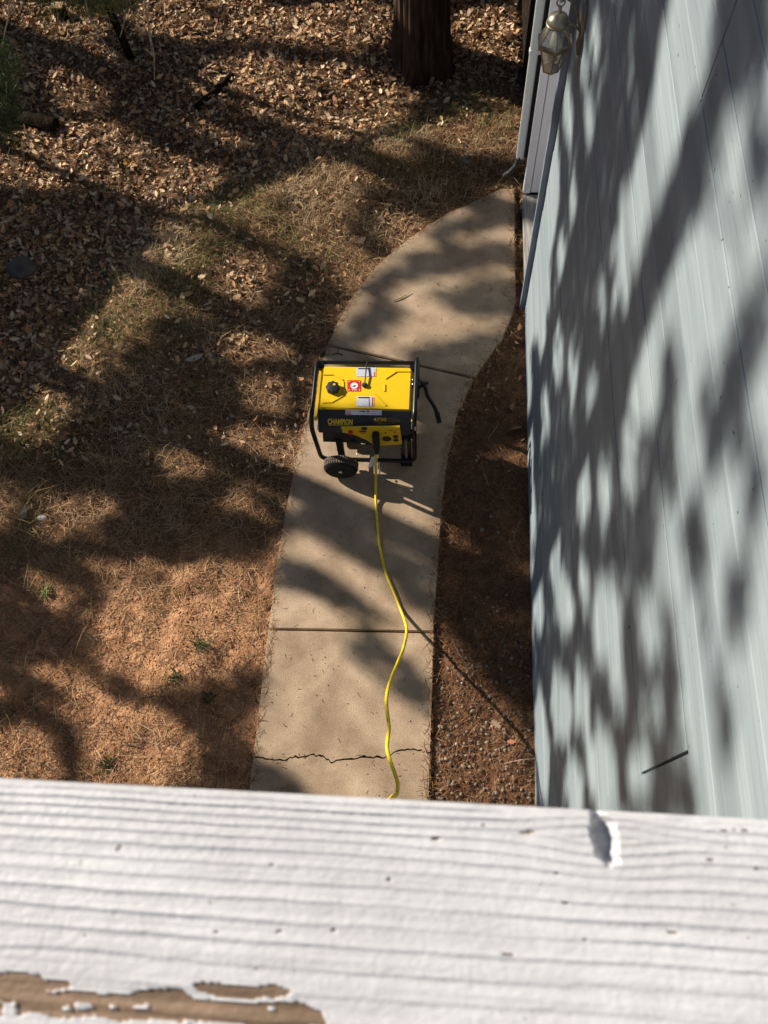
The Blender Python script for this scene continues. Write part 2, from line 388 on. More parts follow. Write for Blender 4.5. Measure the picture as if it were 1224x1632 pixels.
# ================================================================== house
house = thing('house', (XW + .1, 1, 0), 'house with pale blue-grey horizontal board siding beside the path', 'house')
build('wall', MB().box(XW + .024, XW + .2, -3.2, 3.5, -.2, 5.6), 'dark_gap', house)
PITCH = .136; Z0 = 2.502 - 19 * PITCH
def board_mesh(y0, y1, h):
    # drop-siding profile: sloping top bevel that catches light, small lip at the foot
    prof = [(.003, .0004), (0, .004), (0, h - .0045), (.0016, h - .0006), (.022, h - .0004), (.022, .0004)]
    mb = MB(); mb.prism([(XW + a, y0, b) for a, b in prof], (0, y1 - y0, 0)); return mb
zi = 0; n_boards = 40
rb = random.Random(3)
protos = {}
def siding(y0, y1, i):
    key = (round(y0, 3), round(y1, 3))
    if key not in protos:
        b = board_mesh(y0, y1, PITCH).bm(); me = bpy.data.meshes.new('siding_board'); b.to_mesh(me); b.free()
        me.materials.append(MAT['siding']); me.transform(Matrix.Translation(-house.location)); protos[key] = me
    o = bpy.data.objects.new('siding_board', protos[key]); COL.objects.link(o); o.parent = house
    o.location = (rb.uniform(-.0012, .0012), 0, Z0 + i * PITCH)
for i in range(n_boards):
    z = Z0 + (i + .5) * PITCH
    if 2.09 < z < 2.51: cuts = [.27]
    elif 2.90 < z < 3.33: cuts = [1.585]
    else: cuts = []
    ys = [-3.2] + cuts + [3.46]
    for a, b in zip(ys[:-1], ys[1:]):
        siding(a + (.005 if a in cuts else 0), b - (.003 if b in cuts else 0), i)
build('corner_trim', MB().box(XW - .034, XW + .024, 3.462, 3.498, -.1, 5.6), 'trim_blue', house, bevel=.003)
build('end_wall', MB().box(XW + .026, 2.4, 3.50, 3.555, -.2, 5.6), 'siding', house)
# recessed entry: landing planks, return wall of vertical boards
for i in range(6):
    x0 = .548 + i * .142
    build('landing_plank', MB().box(x0, x0 + .138, 3.565, 4.392, .03, .075), 'grey_wood', house, bevel=.004)
build('landing_riser', MB().box(.566, 1.39, 3.57, 4.39, -.15, .028), 'dark_log_and_shade', house)
xs = [.545, .600, .735, .872, 1.01, 1.148, 1.286, 1.42]
for i in range(len(xs) - 1):
    build('wall_board', MB().box(xs[i] + .0025, xs[i + 1] - .0025, (4.392 if i == 0 else 4.40), 4.425, .085, 5.6), 'white_paint', house, bevel=.0025)
build('far_wall', MB().box(.585, 2.4, 4.427, 9.0, -.2, 5.6), 'dark_log_and_shade', house)  # near-black colour stands in for the shade along this wall's edge
build('entry_back_wall', MB().box(1.43, 1.5, 3.56, 4.42, -.2, 5.6), 'white_paint', house)
ds = MB(); ds.box(.474, .522, 4.43, 4.458, .34, 5.6)
dsp = build('downspout', ds, 'gutter_paint', house, bevel=.006)
build('downspout_strap', MB().box(.471, .556, 4.427, 4.461, 1.1, 1.125), 'gutter_paint', dsp)
build('downspout_gap_shade', MB().box(.526, .556, 4.428, 4.426 + .06, .36, 5.55), 'dark_gap', dsp)  # dark strip beside the downspout; the gap's shade put into its colour
build('drain_elbow', MB().tube([(.497, 4.444, .36), (.485, 4.46, .27), (.45, 4.49, .18), (.42, 4.525, .12)], .017, 12), 'pipe', dsp, smooth=True)

# ================================================================== deck and railing under the camera
deck = thing('deck', (-1.2, -1.2, 2.7), 'raised wooden deck behind the white railing, against the house', 'deck')
for i in range(14):
    y1 = -.13 - i * .146
    build('deck_board', MB().box(-3.6, .53, y1 - .14, y1, 2.80, 2.838), 'deck_wood', deck, bevel=.004)
build('rim_joist', MB().box(-3.6, .53, -.17, -.132, 2.56, 2.797), 'deck_wood', deck)
for x in (-3.5, -1.5, .4): build('joist', MB().box(x, x + .04, -2.2, -.172, 2.58, 2.797), 'deck_wood', deck)
for x in (-3.5, -1.5, .38): build('deck_post', MB().box(x, x + .1, -.29, -.19, -.1, 2.56), 'deck_wood', deck, bevel=.006)
RZ = 3.88
rail = thing('deck_railing', (0, -.04, 2.84), 'white painted deck railing with weathered grain and peeling paint on top', 'railing')
rx = np.concatenate([np.linspace(-3.5, -.32, 80, endpoint=False), np.arange(-.32, .28, .0010), np.linspace(.28, .53, 60)])
EDGE = .034; ry = EDGE - np.linspace(0, .14, 190)
RX, RY = np.meshgrid(rx, ry); s = EDGE - RY
RX0 = RX
cxp = on_z(965, 1335, RZ); hx = 19 / 3000; hy = 40 / 3000
warp = .6 * fnoise(RX * 3.5, RY * 8, 11) + .16 * fnoise(RX * 16, RY * 60, 12) + .07 * fnoise(RX * 70, RY * 150, 19)
dk = np.hypot((RX - cxp[0]) / .03, (RY - cxp[1]) / .022)
warp = warp + 1.6 * np.exp(-dk ** 2) * np.sign(cxp[1] - RY + 1e-6) * -.6
phi = (1 / .092) * np.log(1 + .092 * s / .0036) + warp
fr = phi - np.floor(phi)
prof = np.where(fr < .78, fr / .78, (1 - fr) / .22)            # slow rise, quick drop: hard and soft grain
amp = .00072 + .0007 * fnoise(RX * 9, RY * 60, 13)
zr = RZ - .0012 + prof ** 1.6 * np.clip(amp, .0003, .002) + .0003 * fnoise(RX * 60, RY * 60, 14) + .00042 * fnoise(RX * 7, RY * 330, 21, 2) + .00018 * fnoise(RX * 500, RY * 500, 23, 2)
ex = (RX - cxp[0]) / hx; ey = (RY - cxp[1]) / hy
pit = np.clip(1.05 - np.sqrt((ex + .25 * ey) ** 2 + ey ** 2) + .25 * fnoise(RX * 300, RY * 300, 15), 0, 1)
zr = zr - .0095 * np.clip(pit * 1.9, 0, 1) ** .8
zr = zr - .004 * np.clip((.004 + .0014 * fnoise(RX * 60, 0 * RX, 16) - s) / .004, 0, 1) ** 2 - .005 * np.clip((s - .136) / .004, 0, 1) ** 2
U, V = to_px(np.stack([RX, RY, np.full_like(RX, RZ)], -1))
jit = 7 * fnoise(RX * 120, RY * 200, 17); U2 = U + jit * 1.5; V2 = V + jit
peel = np.zeros_like(RX, bool)
for poly in ([(-400,1556),(5,1553),(60,1552),(68,1562),(110,1565),(115,1577),(0,1584),(-400,1590)],
             [(-500,1583),(60,1580),(130,1584),(200,1583),(245,1578),(290,1578),(310,1594),(400,1600),(455,1598),(480,1600),(520,1618),(518,1634),(430,1640),(335,1627),(300,1633),(250,1626),(190,1631),(150,1621),(95,1627),(60,1619),(-500,1612)],
             [(308,1572),(330,1568),(400,1572),(450,1574),(467,1582),(455,1592),(420,1594),(340,1590),(318,1583)]):
    peel |= inpoly(U2, V2, poly)
for (a, b, c, d) in ((0,1598,22,1622),(95,1604,108,1612),(115,1600,142,1608),(172,1602,182,1608),(213,1602,235,1609),(45,1618,70,1630),(120,1624,150,1632),(425,1604,434,1612),(290,1625,322,1632)):
    peel &= ~((np.abs(U2 - (a + c) / 2) < (c - a) / 2) & (np.abs(V2 - (b + d) / 2) < (d - b) / 2))
rngl = np.random.default_rng(5)
for k in range(20):                                             # little chips where bare wood shows along the grain lines
    a = rngl.uniform(-150, 1370); b = rngl.uniform(1262, 1540); w = rngl.uniform(2, 9) * (1 if rngl.random() < .85 else 2.6); hgt = rngl.uniform(1.0, 2.0)
    peel |= (((U - a) / w) ** 2 + ((V - b + 4 * fnoise(RX * 90, RY, 18)) / hgt) ** 2) < 1
pf = peel.astype(np.float32); zr = zr - .0011 * pf
nr, nc = RX.shape; idr = np.arange(nr * nc).reshape(nr, nc)
top_f = np.stack([idr[:-1, :-1], idr[1:, :-1], idr[1:, 1:], idr[:-1, 1:]], -1).reshape(-1, 4)
Vt = np.stack([RX, RY, zr], -1).reshape(-1, 3); zb = RZ - .038
far_b = np.stack([rx, np.full(nc, EDGE), np.full(nc, zb)], -1); near_b = np.stack([rx, np.full(nc, EDGE - .14), np.full(nc, zb)], -1)
o1 = nr * nc; o2 = o1 + nc; a = np.arange(nc - 1)
side = np.vstack([np.stack([a, a + 1, o1 + a + 1, o1 + a], -1),
                  np.stack([idr[-1][:-1], o2 + a, o2 + a + 1, idr[-1][1:]], -1),
                  np.stack([o1 + a, o1 + a + 1, o2 + a + 1, o2 + a], -1)])
rm = mesh_from('top_rail', np.vstack([Vt, far_b, near_b]), np.vstack([top_f, side]), smooth=True)
rm.set_sharp_from_angle(angle=math.radians(50))
at = rm.attributes.new('peel', 'FLOAT', 'POINT'); at.data.foreach_set('value', np.concatenate([pf.ravel(), np.zeros(2 * nc, np.float32)]))
place('top_rail', rm, 'rail_paint', rail)['label'] = 'weathered white top rail with raised grain, a chipped knot and bare wood'
build('bottom_rail', MB().box(-3.5, .53, -.085, -.047, 2.93, 3.02), 'white_paint', rail, bevel=.003)
for k in range(27):
    x = -3.3 + k * .14; build('baluster', MB().box(x, x + .036, -.084, -.048, 3.022, zb - .001), 'white_paint', rail)
for x in (-3.5, -1.6, .44): build('post', MB().box(x, x + .088, -.128, -.09, 2.842, zb - .001), 'white_paint', rail, bevel=.003)

# ================================================================== wall lantern
LC = np.array([.447, 3.25, 0.0])
lan = thing('wall_lantern', (XW, LC[1], 1.9), 'brass hexagonal glass lantern mounted on the siding near the house corner', 'lantern')
def hexring(r, z, ph=math.pi / 6): return [np.array([LC[0] + r * math.cos(ph + k * math.pi / 3), LC[1] + r * math.sin(ph + k * math.pi / 3), z]) for k in range(6)]
zb_, zm, zt = 1.885, 2.003, 2.088
A_, B_, C_, D_ = hexring(.036, zb_), hexring(.068, zm), hexring(.070, zm + .016), hexring(.032, zt)
for k in range(6):
    j = (k + 1) % 6
    def pane(a, b, c, d, nm):
        n = np.cross(b - a, d - a); n = n / np.linalg.norm(n) * .0015
        build(nm, MB().prism([a, b, c, d], n), 'glass', lan)
    pane(A_[k], A_[j], B_[j], B_[k], 'glass_pane'); pane(C_[k], C_[j], D_[j], D_[k], 'roof_pane')
    build('frame_bar', MB().tube([A_[k], B_[k]], .0032, 6), 'brass', lan)
    build('roof_bar', MB().tube([C_[k], D_[k]], .004, 6), 'brass', lan)
build('middle_band', MB().lathe([(.070, zm - .004), (.080, zm - .002), (.082, zm + .014), (.072, zm + .018), (.066, zm + .018), (.066, zm - .004)], LC, n=6, ph=math.pi / 6), 'brass', lan)
build('bottom_ring', MB().lathe([(0.001, zb_ - .012), (.020, zb_ - .010), (.038, zb_ - .003), (.039, zb_ + .004), (.03, zb_ + .005), (.001, zb_ + .006)], LC, n=6, ph=math.pi / 6), 'brass', lan)
build('cap', MB().lathe([(.034, zt - .006), (.047, zt - .002), (.049, zt + .004), (.046, zt + .008), (.047, zt + .012), (.044, zt + .022), (.036, zt + .034), (.024, zt + .043), (.010, zt + .050), (.006, zt + .062), (.009, zt + .068), (.006, zt + .075), (.001, zt + .077)], LC, n=28), 'brass', lan, smooth=True)
ring = [LC + np.array([.016 * math.cos(t), 0, zt + .090 + .016 * math.sin(t)]) for t in np.linspace(0, 2 * math.pi, 17)]
build('finial_loop', MB().tube(ring, .0035, 6, caps=False), 'brass', lan, smooth=True)
build('hook_arm', MB().tube([(XW - .012, LC[1], 2.06), (XW - .03, LC[1], 2.115), (XW - .052, LC[1], 2.17), (LC[0] + .02, LC[1], 2.195), (LC[0], LC[1], 2.180)], .0055, 8), 'brass', lan, smooth=True)
build('lower_arm', MB().tube([(XW - .012, LC[1], 2.055), (XW - .04, LC[1], 2.085), (LC[0] + .04, LC[1], 2.088)], .0045, 8), 'brass', lan, smooth=True)
build('back_plate', MB().prism([(XW - .014, LC[1] + a, b) for a, b in ((-.035, 1.97), (.035, 1.97), (.045, 2.05), (.035, 2.15), (0, 2.19), (-.035, 2.15), (-.045, 2.05))], (.013, 0, 0)), 'brass', lan, bevel=.003)
hel = [LC + np.array([.016 * math.cos(t), .016 * math.sin(t), 1.925 + .048 * t / (8 * math.pi)]) for t in np.linspace(0, 8 * math.pi, 70)]
build('bulb', MB().tube(hel, .0048, 7), 'bulb', lan, smooth=True)
build('bulb_socket', MB().lathe([(.020, 1.976), (.022, 2.0), (.018, 2.03), (.010, 2.075)], LC, n=14), 'bulb', lan, smooth=True)

# ================================================================== generator
gen = thing('portable_generator', (-.42, 2.45, 0), 'yellow and black portable generator with wheels standing on the concrete path', 'generator')
GL, GR, GF, GB, GZ = -.700, -.128, 2.245, 2.665, .505
def rounded(pts, r, n=5):
    out = []; pts = [np.array(p, float) for p in pts]
    out.append(pts[0])
    for i in range(1, len(pts) - 1):
        a, b, c = pts[i - 1], pts[i], pts[i + 1]; da = (a - b) / np.linalg.norm(a - b); dc = (c - b) / np.linalg.norm(c - b)
        rr = min(r, np.linalg.norm(a - b) * .45, np.linalg.norm(c - b) * .45)
        p, q = b + da * rr, b + dc * rr
        for t in np.linspace(0, 1, n + 1): out.append((1 - t) ** 2 * p + 2 * t * (1 - t) * b + t * t * q)
    out.append(pts[-1]); return out
fr_ = build('frame', MB().tube(rounded([(-.42, GF, .085), (GL + .012, GF, .085), (GL - .006, GF + .01, .43), (GL, GF + .055, GZ), (GL, GB, GZ), (GL + .01, GB, .085), (-.42, GB, .085)], .055), .0135, 10)
        .tube(rounded([(-.42, GF, .085), (GR, GF, .085), (GR, GF + .005, .43), (GR, GF + .05, GZ + .006), (GR, GB + .035, GZ + .012), (GR, GB + .01, .085), (-.42, GB, .085)], .055), .0135, 10), 'black_paint', gen, smooth=True)
build('rear_crossbar', MB().tube([(GL, GB, .478), (GR, GB + .008, .478)], .0115, 10), 'black_paint', gen, smooth=True)
for x in (GL + .02, GR - .02): build('tank_bracket', MB().box(x - .018, x + .018, GB - .05, GB - .008, .465, .497), 'black_paint', gen, bevel=.004)
# fuel tank: flat yellow deck, black sloping front
tx0, tx1 = -.668, -.150
sec = [(2.635, .40), (2.635, .478), (2.625, .497), (2.605, .5045), (2.335, .5050), (2.335, .40)]
tank = build('fuel_tank', MB().prism([(tx0, a, b) for a, b in sec], (tx1 - tx0, 0, 0)), 'yellow_paint', gen, bevel=.011, seg=3, smooth=True)
sec2 = [(2.333, .40), (2.333, .5075), (2.262, .436), (2.250, .418), (2.250, .385), (2.30, .385)]
cowl = build('tank_front', MB().prism([(tx0 - .002, a, b) for a, b in sec2], (tx1 - tx0 + .004, 0, 0)), 'black_plastic', gen, bevel=.004, seg=2, smooth=True)
for x in (tx0 - .012, tx1 + .012):
    build('tank_flange', MB().box(x - .0085, x + .0085, 2.285, 2.625, .462, .474), 'yellow_paint', tank)
top_z = .5045
def bar(p, q, w=.010, hgt=.0048, nm='tank_rib', m='yellow_paint', z=None):
    P = on_z(*p, top_z); Q = on_z(*q, top_z); d = (Q - P); d[2] = 0; d /= np.linalg.norm(d); nrm = np.array([-d[1], d[0], 0]) * w / 2
    zs = np.array([0, 0, top_z - .503]) * 0
    build(nm, MB().prism([P - nrm, Q - nrm, Q + nrm, P + nrm], (0, 0, hgt)), m, tank, bevel=.0012, seg=1)
for p, q in (((515,597),(532,597)),((532,597),(547,606)),((547,608),(548,628)),((548,630),(531,640)),((531,641),(514,642)),
             ((655,592),(632,592)),((632,592),(614,604)),((596,628),(615,647)),((613,613),(613,624))):
    bar(p, q)
# filler cap with lobes
cp = on_z(530, 616, .53)
cap = MB(); ncap = 48
def lob(r): return [(r * (1 + .07 * math.cos(8 * 2 * math.pi * k / ncap))) for k in range(ncap)]
Vc = []; Fc_ = []
for r, z in ((.030, .506), (.036, .507), (.0365, .528), (.034, .533), (.020, .536), (.004, .537)):
    L_ = lob(r) if r > .02 else [r] * ncap
    for k in range(ncap): Vc.append((cp[0] + L_[k] * math.cos(2 * math.pi * k / ncap), cp[1] + L_[k] * math.sin(2 * math.pi * k / ncap), z))
for i in range(5):
    for k in range(ncap): Fc_.append((i * ncap + k, i * ncap + (k + 1) % ncap, (i + 1) * ncap + (k + 1) % ncap, (i + 1) * ncap + k))
Fc_.append(tuple(5 * ncap + k for k in range(ncap)))
cap.add(Vc, Fc_); fcap = build('filler_cap', cap, 'black_plastic', gen, smooth=True)
mk = on_z(532.5, 612.5, .538); build('cap_mark', MB().box(mk[0] - .007, mk[0] + .007, mk[1] - .006, mk[1] + .006, .5372, .538), 'gold_print', fcap)
# knob and strap to the rear bar
kb = on_z(581, 613, .515)
build('strap_knob', MB().lathe([(.001, .505), (.014, .506), (.0165, .512), (.013, .520), (.001, .522)], (kb[0], kb[1], 0), n=16), 'black_plastic', gen, smooth=True)
st = on_z(585.5, 577, .50)
build('strap', MB().tube([(kb[0], kb[1], .518), (.5 * (kb[0] + st[0]), .5 * (kb[1] + st[1]), .522), (st[0], GB - .02, .512), (st[0], GB + .002, .493)], .0042, 7), 'black_plastic', gen, smooth=True)
# stickers on the tank
def sticker(u0, v0, u1, v1, m, nm, z=.5062, par=None):
    a = on_z(u0, v0, z); b = on_z(u1, v0, z); c = on_z(u1, v1, z); d = on_z(u0, v1, z)
    return build(nm, MB().prism([a, d, c, b], (0, 0, .0006)), m, par or tank)
for (u0, v0, u1, v1) in ((568, 586, 599, 600), (568, 632, 596, 648)):
    sk = sticker(u0, v0, u1, v1, 'small_print', 'warning_sticker')
    sticker(u0 + 3, v0 + .6, u0 + 21, v0 + 2.6, 'black_plastic', 'sticker_print', .5069, sk)
    sticker(u1 - 3.2, v0 + (7 if v0 < 600 else 1), u1 - 1.4, v1 - .6, 'red_print', 'sticker_print', .5069, sk)
    sticker(u0 + 20, v0 + 1, u0 + 21, v1 - .6, 'black_plastic', 'sticker_print', .5069, sk)
rd = sticker(553.5, 606, 575, 623.5, 'red_print', 'red_decal')
dc = on_z(564.5, 614.6, .507)
build('decal_disc', MB().lathe([(.0205, .5069), (.0205, .5074)], (dc[0], dc[1], 0), n=24), 'white_print', rd)
build('decal_mark', MB().prism([(dc[0] + a, dc[1] + b, .5076) for a, b in ((-.012, -.006), (.004, -.010), (.012, .002), (.002, .004), (-.004, .001))], (0, 0, .0005)), 'blue_print', rd)
for u, v in ((556, 608), (573, 608), (556, 621.5), (573, 621.5), (562, 621.3), (565, 621.3), (567.5, 621.3)):
    q = on_z(u, v, .5072); build('decal_dot', MB().box(q[0] - .0028, q[0] + .0028, q[1] - .0028, q[1] + .0028, .5069, .5075), 'white_print', rd)
# lettering on the sloping front; slope frame: origin, along x, up the slope
SO = np.array([0, 2.2625, .4375]); SU = np.array([0, .071, .0715]); SUL = np.linalg.norm(SU); SU = SU / SUL; SN = np.array([0, -SU[2], SU[1]])
def slope_pt(u, v):
    """pixel -> point on the sloping black face"""
    d = ray(u, v); c = np.array([0, 0, H]); t = np.dot(SO - c, SN) / np.dot(d, SN); return c + t * d
def lettering(txt, u0, v0, u1, v1, m, par, nm='lettering', bold=.0, off=.0012, squash=None):
    """text filling the pixel box on the sloping face"""
    a = slope_pt(u0, v1); b = slope_pt(u1, v1); c = slope_pt(u0, v0)
    w = b[0] - a[0]; hgt = np.linalg.norm(c - a)
    cu = bpy.data.curves.new(nm, 'FONT'); cu.body = txt; cu.size = 1; cu.offset = bold; cu.resolution_u = 3; cu.extrude = 0
    to = bpy.data.objects.new(nm, cu); COL.objects.link(to); bpy.context.view_layer.update()
    me = bpy.data.meshes.new_from_object(to.evaluated_get(bpy.context.evaluated_depsgraph_get()))
    bpy.data.objects.remove(to); bpy.data.curves.remove(cu)
    co = np.array([v_.co[:] for v_ in me.vertices]); mn = co.min(0); mx = co.max(0)
    q = (co - mn) / np.maximum(mx - mn, 1e-6)
    P = np.array([a + np.array([1, 0, 0]) * w * p[0] + SU * hgt * p[1] + SN * off for p in q])
    me.vertices.foreach_set('co', P.astype(np.float32).ravel()); me.update()
    return place(nm, me, m, par)
def slope_patch(u0, v0, u1, v1, m, nm, par, off=.0008):
    P = [slope_pt(u, v) + SN * off for u, v in ((u0, v1), (u1, v1), (u1, v0), (u0, v0))]
    return build(nm, MB().prism(P, SN * .0004), m, par)
lettering('CHAMPION', 522.5, 667, 562, 676.2, 'gold_print', cowl, bold=.035)
slope_patch(523, 677.0, 562, 677.8, 'gold_print', 'underline', cowl)
lettering('4750', 595, 665.4, 616, 670.8, 'gold_print', cowl, bold=.02)
lettering('STARTING', 617.5, 665.6, 632, 667.2, 'dull_print', cowl); lettering('WATTS', 617.5, 668.2, 637, 670.2, 'dull_print', cowl)
slope_patch(595, 671.7, 639, 672.2, 'dull_print', 'underline', cowl)
lettering('3800', 600, 673.0, 615, 676.2, 'dull_print', cowl); lettering('RUNNING WATTS', 616.5, 673.4, 630, 675.4, 'dull_print', cowl)
lb = slope_patch(550.5, 653.2, 608.5, 661.5, 'small_print', 'white_label', cowl)
for v in (655.0, 657.6, 660.0): slope_patch(551.2, v - .5, 559.5, v + .5, 'red_print', 'label_print', lb, .0015)
slope_patch(585, 653.8, 588, 657, 'red_print', 'label_print', lb, .0015)
slope_patch(574, 654.4, 582, 656.2, 'black_plastic', 'label_print', lb, .0015)
# body below the tank
build('housing', MB().box(-.655, -.17, 2.285, 2.60, .30, .383), 'black_plastic', gen, bevel=.008)
build('housing_skirt', MB().prism([on_y(u, v, 2.262) for u, v in ((514,683),(545,684),(577,697),(600,711),(575,706),(515,704))], (0, .02, 0)), 'engine_metal', gen)
PY = 2.2475
panel_px = [(543.5, 682.5), (546, 686), (545, 689), (566, 693.5), (584, 701.5), (599, 711), (641, 708), (637, 681)]
pan = build('control_panel', MB().prism([on_y(u, v, PY) for u, v in panel_px], (0, .012, 0)), 'yellow_paint', gen)
def front_disc(u, v, r, m, nm, par, y=PY, t=.004, n=18):
    c = on_y(u, v, y); return build(nm, MB().lathe([(r, -t), (r, 0)], (c[0], c[1], c[2]), axis='y', n=n), m, par)
def front_rect(u0, v0, u1, v1, m, nm, par, y=PY, t=.003):
    P = [on_y(u, v, y) for u, v in ((u0, v1), (u1, v1), (u1, v0), (u0, v0))]; return build(nm, MB().prism(P, (0, -t, 0)), m, par)
front_disc(616.5, 699, .026, 'black_plastic', 'round_outlet', pan)
front_disc(630.5, 695.5, .015, 'black_plastic', 'outlet', pan); front_disc(631, 701, .015, 'black_plastic', 'outlet', pan)
front_disc(614.5, 689, .006, 'red_print', 'breaker_button', pan); front_disc(629, 688.5, .006, 'red_print', 'breaker_button', pan)
sw = front_rect(555.5, 686, 562.5, 691, 'red_print', 'engine_switch', pan, t=.008); front_rect(558, 687, 560, 690, 'black_plastic', 'switch_mark', sw, PY - .0085, .001)
front_rect(572.5, 686.4, 583.5, 687.8, 'black_plastic', 'panel_print', pan); front_rect(575, 689.6, 583.5, 690.5, 'red_print', 'panel_print', pan)
front_rect(619, 685.6, 627, 686.2, 'red_print', 'panel_print', pan)
front_rect(576, 680.5, 585, 683, 'black_plastic', 'hour_meter', pan, t=.01)
build('engine_block', MB().box(-.535, -.455, 2.30, 2.56, .10, .302), 'engine_metal', gen, bevel=.01)
build('muffler', MB().box(-.64, -.54, 2.46, 2.60, .17, .302), 'engine_metal', gen, bevel=.015)
build('alternator', MB().lathe([(.09, -.11), (.105, -.10), (.105, .10), (.09, .11)], (-.27, 2.46, .20), axis='y', n=20), 'engine_metal', gen, smooth=True)
build('engine_mount', MB().box(-.62, -.15, 2.40, 2.46, .078, .098), 'black_paint', gen)
for x in (-.21, -.172): build('support_leg', MB().box(x, x + .022, 2.262, 2.30, .012, .30), 'black_paint', gen, bevel=.002)
build('rubber_foot', MB().box(-.215, -.145, 2.255, 2.305, 0.001, .013), 'rubber', gen)
build('rubber_foot', MB().box(-.215, -.145, 2.60, 2.65, 0.001, .013), 'rubber', gen)
build('rear_leg', MB().box(-.20, -.16, 2.61, 2.64, .013, .09), 'black_paint', gen)
wc = np.array([-.566, 2.215, .102])
build('axle', MB().tube([(wc[0], 2.17, wc[2]), (wc[0], 2.72, wc[2])], .008, 8), 'steel', gen)
build('axle_bracket', MB().box(wc[0] - .02, wc[0] + .02, 2.255, 2.275, .07, .302), 'black_paint', gen, bevel=.002)
for yy, sgn in ((2.152, 1), (2.69, 1)):
    prof_t = [(.066, .002), (.086, 0), (.098, .010), (.102, .022), (.102, .042), (.098, .054), (.086, .064), (.066, .062)]
    w = build('wheel', MB().lathe([(.012, .012), (.064, .016), (.070, .004), (.070, .060), (.064, .048), (.012, .052)], (wc[0], yy, wc[2]), axis='y', n=36), 'black_plastic', gen, smooth=True)
    build('tyre', MB().lathe(prof_t, (wc[0], yy, wc[2]), axis='y', n=40), 'rubber', w, smooth=True)
    tread = MB()
    for k in range(20):
        a = 2 * math.pi * k / 44; c_, s_ = math.cos(a), math.sin(a)
        for q in (0, 1):
            a2 = a + q * .07; P0 = np.array([wc[0] + .1015 * math.cos(a2), yy + .008 + q * .026, wc[2] + .1015 * math.sin(a2)])
            tx = np.array([-math.sin(a2), 0, math.cos(a2)]) * .0042; nrm = np.array([math.cos(a2), 0, math.sin(a2)]) * .003; yv = np.array([0, .022, 0])
            tread.prism([P0 - tx, P0 + tx, P0 + tx + yv, P0 - tx + yv], nrm)
    build('tread', tread, 'dusty_rubber', w)
    build('hub_nut', MB().lathe([(.012, -.004), (.012, .014)], (wc[0], yy, wc[2]), axis='y', n=8), 'steel', w)
for u_, v_, r_ in ((571.5, 706, .006), (583, 708.5, .007), (569.5, 722, .004), (639, 709.5, .005)): front_disc(u_, v_, r_, 'steel', 'bolt', gen, y=2.262, t=.014, n=10)
build('fuel_valve', MB().box(-.50, -.465, 2.262, 2.285, .275, .30), 'engine_metal', gen, bevel=.003)
build('engine_strip', MB().box(-.60, -.50, 2.268, 2.284, .335, .339), 'steel', gen)
for u_ in (507.5, 662):
    q = on_y(u_, 681, 2.25); build('frame_clip', MB().box(q[0] - .004, q[0] + .004, 2.236, 2.247, q[2] - .012, q[2] + .012), 'steel', gen)
# folding handle on the right
hb = on_z(661, 608, .52)
hd = build('lift_handle', MB().tube(rounded([(GR + .012, hb[1] - .005, .497), (-.075, hb[1] - .012, .495), on_z(681, 631, .475), on_z(693, 648, .455), on_z(700, 673, .42)], .03), .0115, 10), 'black_paint', gen, smooth=True)
build('handle_bracket', MB().box(GR - .020, GR + .03, hb[1] - .032, hb[1] + .022, .488, .5205), 'black_paint', gen, bevel=.005)
build('handle_grip', MB().tube([on_z(696.5, 658, .439), on_z(700.3, 674, .418)], .014, 10), 'rubber', hd, smooth=True)
for v in (605, 612.2):
    q = on_z(658.5, v, .523); build('bolt', MB().lathe([(.0062, .5195), (.0062, .5245), (.003, .526)], (q[0], q[1], 0), n=10), 'steel', gen)
build('handle_pin', MB().tube([(GR + .02, hb[1] + .0, .505), (GR + .07, hb[1] + .004, .505)], .011, 8), 'black_paint', gen)

# ================================================================== extension cord
cordpts = [on_y(600.5, 712, PY - .02), on_z(599, 735, .19), on_z(599, 762, .085), on_z(599, 795, .02), on_z(601, 830, .008), on_z(605, 870, .008), on_z(614, 910, .008), on_z(627, 942, .008), on_z(638, 970, .010),
           on_z(646, 992, .06), on_z(648, 1008, .135), on_z(643, 1033, .26), on_z(633, 1058, .40), on_z(622, 1085, .52), on_z(616, 1112, .62), on_z(617, 1135, .69), on_z(620, 1160, .76), on_z(617, 1190, .85), on_z(621, 1210, .89), on_z(629, 1232, .93), on_z(634, 1250, .96), on_z(632, 1266, 1.0),
           np.array([-.115, .24, 1.4]), np.array([-.11, .16, 2.0]), np.array([-.10, .06, 2.6]), np.array([-.09, -.03, 2.86]), np.array([-.08, -.12, 2.872]), np.array([-.05, -.6, 2.85])]
cp3 = [np.array(p, float) for p in cordpts]
def catmull(P, n=6):
    out = []
    for i in range(len(P) - 1):
        p0 = P[max(i - 1, 0)]; p1 = P[i]; p2 = P[i + 1]; p3 = P[min(i + 2, len(P) - 1)]
        for t in np.arange(n) / n:
            out.append(.5 * ((2 * p1) + (-p0 + p2) * t + (2 * p0 - 5 * p1 + 4 * p2 - p3) * t * t + (-p0 + 3 * p1 - 3 * p2 + p3) * t ** 3))
    out.append(P[-1]); return out
cord = thing('extension_cord', cp3[5], 'yellow extension cord plugged into the generator and rising toward the deck', 'cord')
ctrk = catmull(cp3)
for p in ctrk: p[2] = max(p[2], .0075)
build('cable', MB().tube(ctrk, .0082, 10), 'cord_yellow', cord, smooth=True)
p0 = on_y(598.5, 694, PY - .02); p1 = on_y(600.3, 716, PY - .035)
build('plug', MB().tube([p0 + (0, .025, .0), p0, p0 * .5 + p1 * .5, p1, cp3[1] * .35 + p1 * .65], [.017, .021, .021, .017, .0095], 14), 'rubber', cord, smooth=True)
